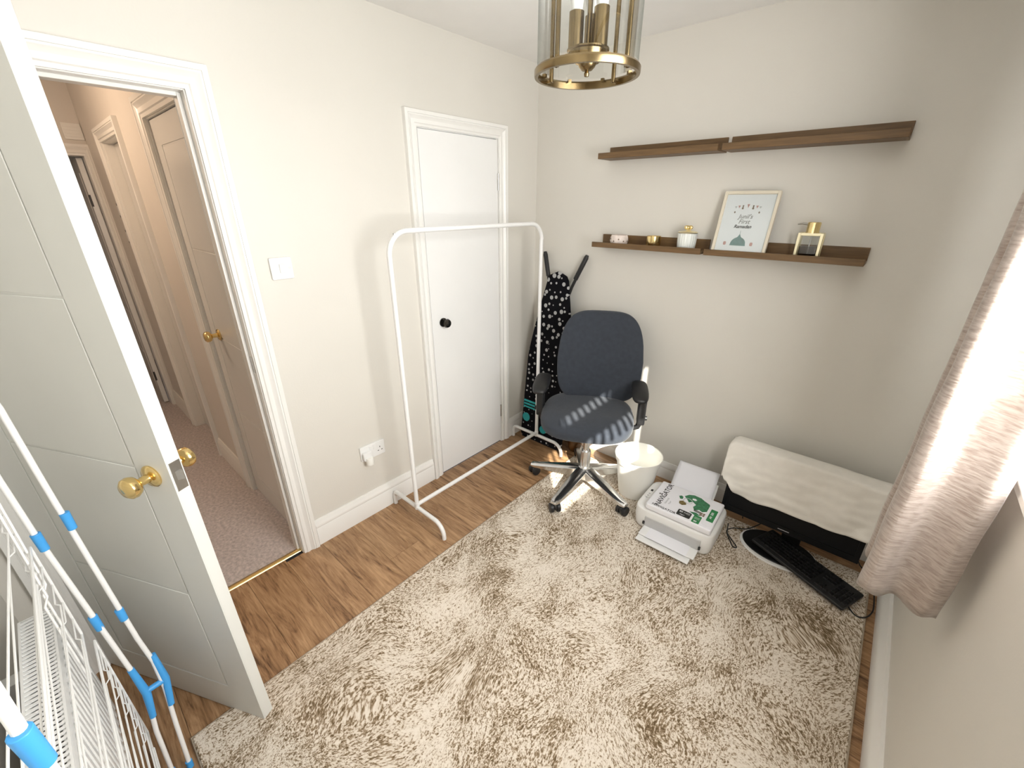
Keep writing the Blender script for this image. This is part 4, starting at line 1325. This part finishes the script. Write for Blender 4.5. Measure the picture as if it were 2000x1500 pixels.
tag(o, 'white paper sheet lying on the output tray of the printer', 'paper')
o = MB().box((-0.135, -0.040, 0), (0.135, 0.040, 0.0055)).build('tray_extension', 'printerwhite', t, bevel=0.001)
o.location = (0.003, -0.222, 0.018)

def ream():
    t = thing('paper_ream', 'white wrapped ream of copier paper lying on the printer', 'paper ream', (1.372, -0.408, RUGZ+0.1432), 0.04)
    K = 1.08
    W_, D_, H_ = 0.330, 0.252, 0.034
    MB().prism(rounded(W_, D_, 0.010, 4), 0.0, H_, 'xyz').build('wrapper', 'paper', t, bevel=0.006, seg=3)
    zt = H_+0.0003
    # flap folded over at the right-hand end
    MB().prism(rounded(0.052, 0.22, 0.012, 4, 0.134, 0.0), zt-0.001, zt+0.0012, 'xyz').build('end_flap', 'paper', t, bevel=0.0008)
    def flat(poly, m, nm, z=zt):
        MB().prism([(a*K, b_*K) for a, b_ in poly], z-0.0004, z+0.0004, 'xyz').build(nm, m, t)
    def txt(body, size, x, y_, rz, m, bold=0.0, z=None, stand=False):
        x, y_, size = x*K, y_*K, size*K
        o = obj('lettering', text_mesh(body, size, 'lettering', bold), m, t)
        if stand:
            o.matrix_local = Matrix.Translation((x, y_, z)) @ Matrix.Rotation(PI/2, 4, 'X')
        else:
            o.matrix_local = Matrix.Translation((x, y_, z if z else zt+0.0002)) @ Matrix.Rotation(rz, 4, 'Z')
    txt('NAVIGATOR', 0.036, -0.104, 0.006, PI/2, 'blackink', 0.0004)
    flat([(-0.1295, -0.005), (-0.120, -0.005), (-0.120, 0.005), (-0.1295, 0.005)], 'greyink', 'emblem')
    txt('Universal', 0.014, -0.078, -0.035, PI/2, 'paleink')
    txt('Paper', 0.012, -0.062, -0.040, PI/2, 'paleink')
    txt('NAVIGATOR', 0.020, -0.070, -0.100, -0.02, 'blackink', 0.0003)
    flat([(-0.012, -0.093), (-0.012, -0.096), (0.02, -0.096), (0.02, -0.093)], 'paleink', 'small_print')
    # green continents
    mapp = [(-0.012, 0.062), (0.000, 0.082), (0.018, 0.092), (0.046, 0.090), (0.062, 0.080), (0.084, 0.070), (0.092, 0.052), (0.100, 0.034), (0.096, 0.010), (0.086, 0.018), (0.074, 0.006), (0.060, 0.012), (0.046, -0.004), (0.036, 0.016), (0.042, 0.034), (0.026, 0.046), (0.014, 0.032), (0.004, 0.046)]
    mapp = [((a-0.045)*1.22+0.048, (b_-0.045)*1.22+0.036) for a, b_ in mapp]
    flat(mapp, 'mapgreen', 'map_shape')
    flat([(0.018, 0.052), (0.032, 0.050), (0.038, 0.060), (0.028, 0.068), (0.016, 0.062)], 'paper', 'map_gap', zt+0.0004)
    flat([(-0.044, 0.042), (-0.034, 0.052), (-0.024, 0.046), (-0.022, 0.028), (-0.034, 0.024)], 'mapgreen', 'leaf_shape')
    flat([(-0.030, 0.004), (-0.016, 0.016), (0.000, 0.012), (0.006, -0.006), (-0.010, -0.020), (-0.026, -0.014)], 'olivegold', 'globe_shape')
    ring = [(0.004+0.022*math.cos(2*PI*k/24), 0.030+0.022*math.sin(2*PI*k/24), zt+0.0004) for k in range(24)]
    MB().tube(ring, 0.0015, 6, closed=True).build('ring_motif', 'paleink', t)
    flat([(0.034, -0.044), (0.062, -0.034), (0.084, -0.044), (0.060, -0.056)], 'mapgreen', 'leaf_shape')
    flat([(0.048, -0.012), (0.080, -0.016), (0.080, -0.032), (0.048, -0.028)], 'greyink', 'stamp')
    # black panel with white boxes
    flat(rounded(0.062, 0.046, 0.006, 3, 0.020, -0.078), 'blackink', 'spec_panel')
    txt('80', 0.016, 0.004, -0.069, 0, 'paper', 0.0003, zt+0.0006)
    txt('A4', 0.014, 0.024, -0.069, 0, 'paleink', 0.0002, zt+0.0006)
    txt('75gsm', 0.009, 0.014, -0.089, 0, 'paper', 0.0001, zt+0.0006)
    for x in (0.038,):
        flat([(x-0.007, -0.076), (x+0.007, -0.076), (x+0.007, -0.062), (x-0.007, -0.062)], 'greyink', 'spec_box', zt+0.0004)
    # green panel, dark squares and the green label on the end flap
    flat(rounded(0.034, 0.058, 0.003, 3, 0.078, -0.080), 'greenink', 'green_panel')
    txt('80', 0.014, 0.076, -0.097, 0, 'paper', 0.0003, zt+0.0006)
    for k in range(3):
        flat([(0.066, -0.066-0.006*k), (0.090, -0.066-0.006*k), (0.090, -0.0675-0.006*k), (0.066, -0.0675-0.006*k)], 'paleink', 'small_print', zt+0.0004)
    for i in range(2):
        for j in range(2):
            x, y_ = 0.078+0.013*i, -0.042+0.013*j
            flat([(x, y_), (x+0.011, y_), (x+0.011, y_+0.011), (x, y_+0.011)], 'brownink', 'square_mark', zt+0.0002)
    flat(rounded(0.030, 0.098, 0.002, 3, 0.128, -0.012), 'greenink', 'green_label', zt+0.0014)
    txt('A4  500', 0.016, 0.126, -0.012, PI/2, 'paper', 0.0002, zt+0.0020)
ream()

# ------------------------------------------------------------------ monitor, cloth, keyboard, cables
def monitor():
    t = thing('monitor', 'black flat-screen monitor on an oval silver-rimmed foot', 'monitor', (1.803, -0.205, RUGZ), 0.0)
    tilt = Matrix.Rotation(-0.10, 3, 'X')
    c = Vector((0, 0, 0.10))
    W_ = 0.600
    def tb(lo, hi):
        return MB().box(lo, hi, tilt, c)
    tb((-W_/2, 0.0, 0.106), (W_/2, 0.030, 0.475)).build('casing', 'black', t, bevel=0.004)
    for lo, hi in (((-W_/2, -0.008, 0.106), (W_/2, 0.0, 0.138)), ((-W_/2, -0.008, 0.453), (W_/2, 0.0, 0.475)), ((-W_/2, -0.008, 0.138), (-W_/2+0.020, 0.0, 0.453)), ((W_/2-0.020, -0.008, 0.138), (W_/2, 0.0, 0.453))):
        tb(lo, hi).build('bezel', 'screen', t)
    tb((-W_/2+0.020, -0.003, 0.138), (W_/2-0.020, -0.0002, 0.453)).build('screen', 'screen', t)
    tb((-0.028, -0.0086, 0.119), (0.022, -0.0079, 0.1225)).build('maker_mark', 'paleink', t)
    tb((-0.13, 0.030, 0.15), (0.13, 0.058, 0.40)).build('rear_housing', 'black', t, bevel=0.008)
    MB().prism(rounded(0.085, 0.028, 0.010, 4, 0.035, 0.084), 0.008, 0.20, 'xyz').build('neck', 'black', t, bevel=0.004)
    el = lambda a, b_, cy: [(a*math.cos(2*PI*k/48), cy+b_*math.sin(2*PI*k/48)) for k in range(48)]
    MB().prism(el(0.175, 0.125, -0.025), 0.0, 0.010, 'xyz').build('foot_rim', 'whitemetal', t, bevel=0.003, smooth=40)
    MB().prism(el(0.165, 0.113, -0.020), 0.010, 0.015, 'xyz').build('foot', 'blackgloss', t, bevel=0.002, smooth=40)
monitor()

def monitor_cloth():
    t0 = Vector((1.803, -0.205, RUGZ))
    nx, ns = 70, 60
    x0, x1 = -0.345, 0.315
    tilt = 0.10
    vs, fs = [], []
    front, depth, back = 0.30, 0.088, 0.22
    top = 0.500
    def hem(u):      # z of the front hem along the width (u 0..1)
        pts = [(0.0, 0.33), (0.05, 0.285), (0.14, 0.235), (0.28, 0.222), (0.5, 0.236), (0.75, 0.232), (1.0, 0.246)]
        for (a, za), (b_, zb_) in zip(pts[:-1], pts[1:]):
            if u <= b_:
                s = (u-a)/(b_-a)
                s = s*s*(3-2*s)
                return za+(zb_-za)*s
        return pts[-1][1]
    for i in range(nx+1):
        u = i/nx
        x = x0+(x1-x0)*u
        hz = hem(u)
        over = max(0.0, (-0.300-x)/0.045)     # overhang past the left edge
        for j in range(ns+1):
            v = j/ns
            if v < 0.5:
                s = v/0.5
                z = hz+(top-hz)*s
                yf = -0.016-0.010*(1-s)+0.098*(z-0.10)
                y_ = yf
            elif v < 0.62:
                s = (v-0.5)/0.12
                z = top+0.004*math.sin(PI*s)
                y_ = -0.016+0.098*(top-0.10)+depth*s
            else:
                s = (v-0.62)/0.38
                z = top-back*s
                y_ = -0.016+0.098*(top-0.10)+depth+0.01*s
            f = mnoise.noise(Vector((x*7, z*5+y_*3, 1.3)))
            f2 = mnoise.noise(Vector((x*10+z*17, z*24-x*9, 4.1)))
            amp = 0.022*(1-v*1.2) if v < 0.5 else 0.005
            y_ += -abs(f)*amp*1.0-0.4*amp*f2-0.001
            z += (0.004*f2 if v < 0.5 else 0.003*f)
            z -= 0.030*over*over*(1.0 if v < 0.62 else 0.3)
            xx = x+0.012*over
            vs.append((xx, y_-0.002, z))
    for i in range(nx):
        for j in range(ns):
            a = i*(ns+1)+j
            fs.append((a, a+1, a+ns+2, a+ns+1))
    o = MB().add(vs, fs).build('dust_cloth', 'cloth', None, smooth=180)
    o.location = t0
    s_ = o.modifiers.new('thick', 'SOLIDIFY'); s_.thickness = 0.003; s_.offset = 1
    tag(o, 'off-white cotton cloth draped over the top of the monitor', 'cloth')
monitor_cloth()

def keyboard():
    ang_ = math.atan2(-0.17, 0.40)
    t = thing('keyboard', 'black computer keyboard lying across the foot of the monitor', 'keyboard', (1.922, -0.288, RUGZ+0.0225), ang_)
    t.rotation_euler = (0.0, 0.035, ang_)
    W_, D_ = 0.44, 0.165
    MB().prism(rounded(W_, D_, 0.008, 3), 0.0, 0.014, 'xyz').build('base', 'black', t, bevel=0.003)
    kme = {}
    def key(x, y_, w_):
        kk = round(w_, 4)
        if kk not in kme:
            a, b_ = w_/2-0.0012, 0.0082
            vs = [(-a, -b_, 0), (a, -b_, 0), (a, b_, 0), (-a, b_, 0), (-a+0.002, -b_+0.002, 0.005), (a-0.002, -b_+0.002, 0.005), (a-0.002, b_-0.0015, 0.0055), (-a+0.002, b_-0.0015, 0.0055)]
            me = MB().add(vs, [(0, 3, 2, 1), (4, 5, 6, 7), (0, 1, 5, 4), (1, 2, 6, 5), (2, 3, 7, 6), (3, 0, 4, 7)]).mesh('key')
            me.materials.append(M['blackgloss'])
            kme[kk] = me
        o = bpy.data.objects.new('key', kme[kk])
        COL.objects.link(o)
        o.parent = t
        o.location = (x, y_, 0.0138)
    p = 0.0185
    xa = -W_/2+0.018
    for r_ in range(6):
        y_ = 0.062-r_*0.0215-(0.004 if r_ else 0)
        if r_ < 5:
            for k in range(15):
                key(xa+k*p, y_, p)
        else:
            for k, w_ in ((0, p*1.3), (1.3, p*1.3), (2.6, p*1.3), (6.2, p*6), (10.0, p*1.3), (11.3, p*1.3), (12.6, p*1.3), (13.9, p*1.3)):
                key(xa+k*p, y_, w_)
        for k in range(3):
            if r_ in (0, 1, 2, 5) or (r_ == 4 and k == 1):
                key(xa+0.292+k*p, y_, p)
        for k in range(4):
            if r_ > 0:
                key(xa+0.352+k*p, y_, p)
    return t
keyboard()

def cable(label, pts, r_=0.0028, n=10):
    pts = [Vector(p) for p in pts]
    path = []
    m = len(pts)
    for i in range(m-1):
        p0, p1, p2, p3 = [pts[max(0, min(m-1, j))] for j in (i-1, i, i+1, i+2)]
        for s in range(n):
            u = s/n
            path.append(0.5*((2*p1)+(p2-p0)*u+(2*p0-5*p1+4*p2-p3)*u*u+(3*p1-p0-3*p2+p3)*u**3))
    path.append(pts[-1])
    o = MB().tube(path, r_, 8).build('cable', 'black', None, smooth=60)
    return tag(o, label, 'cable')
zf = RUGZ+0.0032
cable('thin black cable looping from the printer to the monitor foot', [(1.565, -0.255, 0.07), (1.575, -0.285, 0.03), (1.600, -0.315, zf), (1.625, -0.350, zf), (1.640, -0.345, zf+0.004), (1.600, -0.300, zf+0.004), (1.565, -0.250, zf), (1.585, -0.205, zf), (1.640, -0.165, zf), (1.680, -0.110, zf+0.012), (1.70, -0.09, 0.05)])
cable('black keyboard cable curling on the floor under the curtain', [(2.095, -0.345, zf+0.004), (2.110, -0.385, zf), (2.140, -0.420, zf), (2.172, -0.405, zf), (2.193, -0.350, 0.010), (2.198, -0.29, 0.0035), (2.194, -0.20, 0.0035)])
cable('short black cable hanging behind the right end of the monitor', [(2.06, -0.11, 0.20), (2.085, -0.10, 0.12), (2.12, -0.09, 0.04), (2.15, -0.075, 0.0035)])
cable('short black cable hanging behind the left end of the monitor', [(1.60, -0.10, 0.16), (1.592, -0.085, 0.08), (1.600, -0.07, 0.0035)])
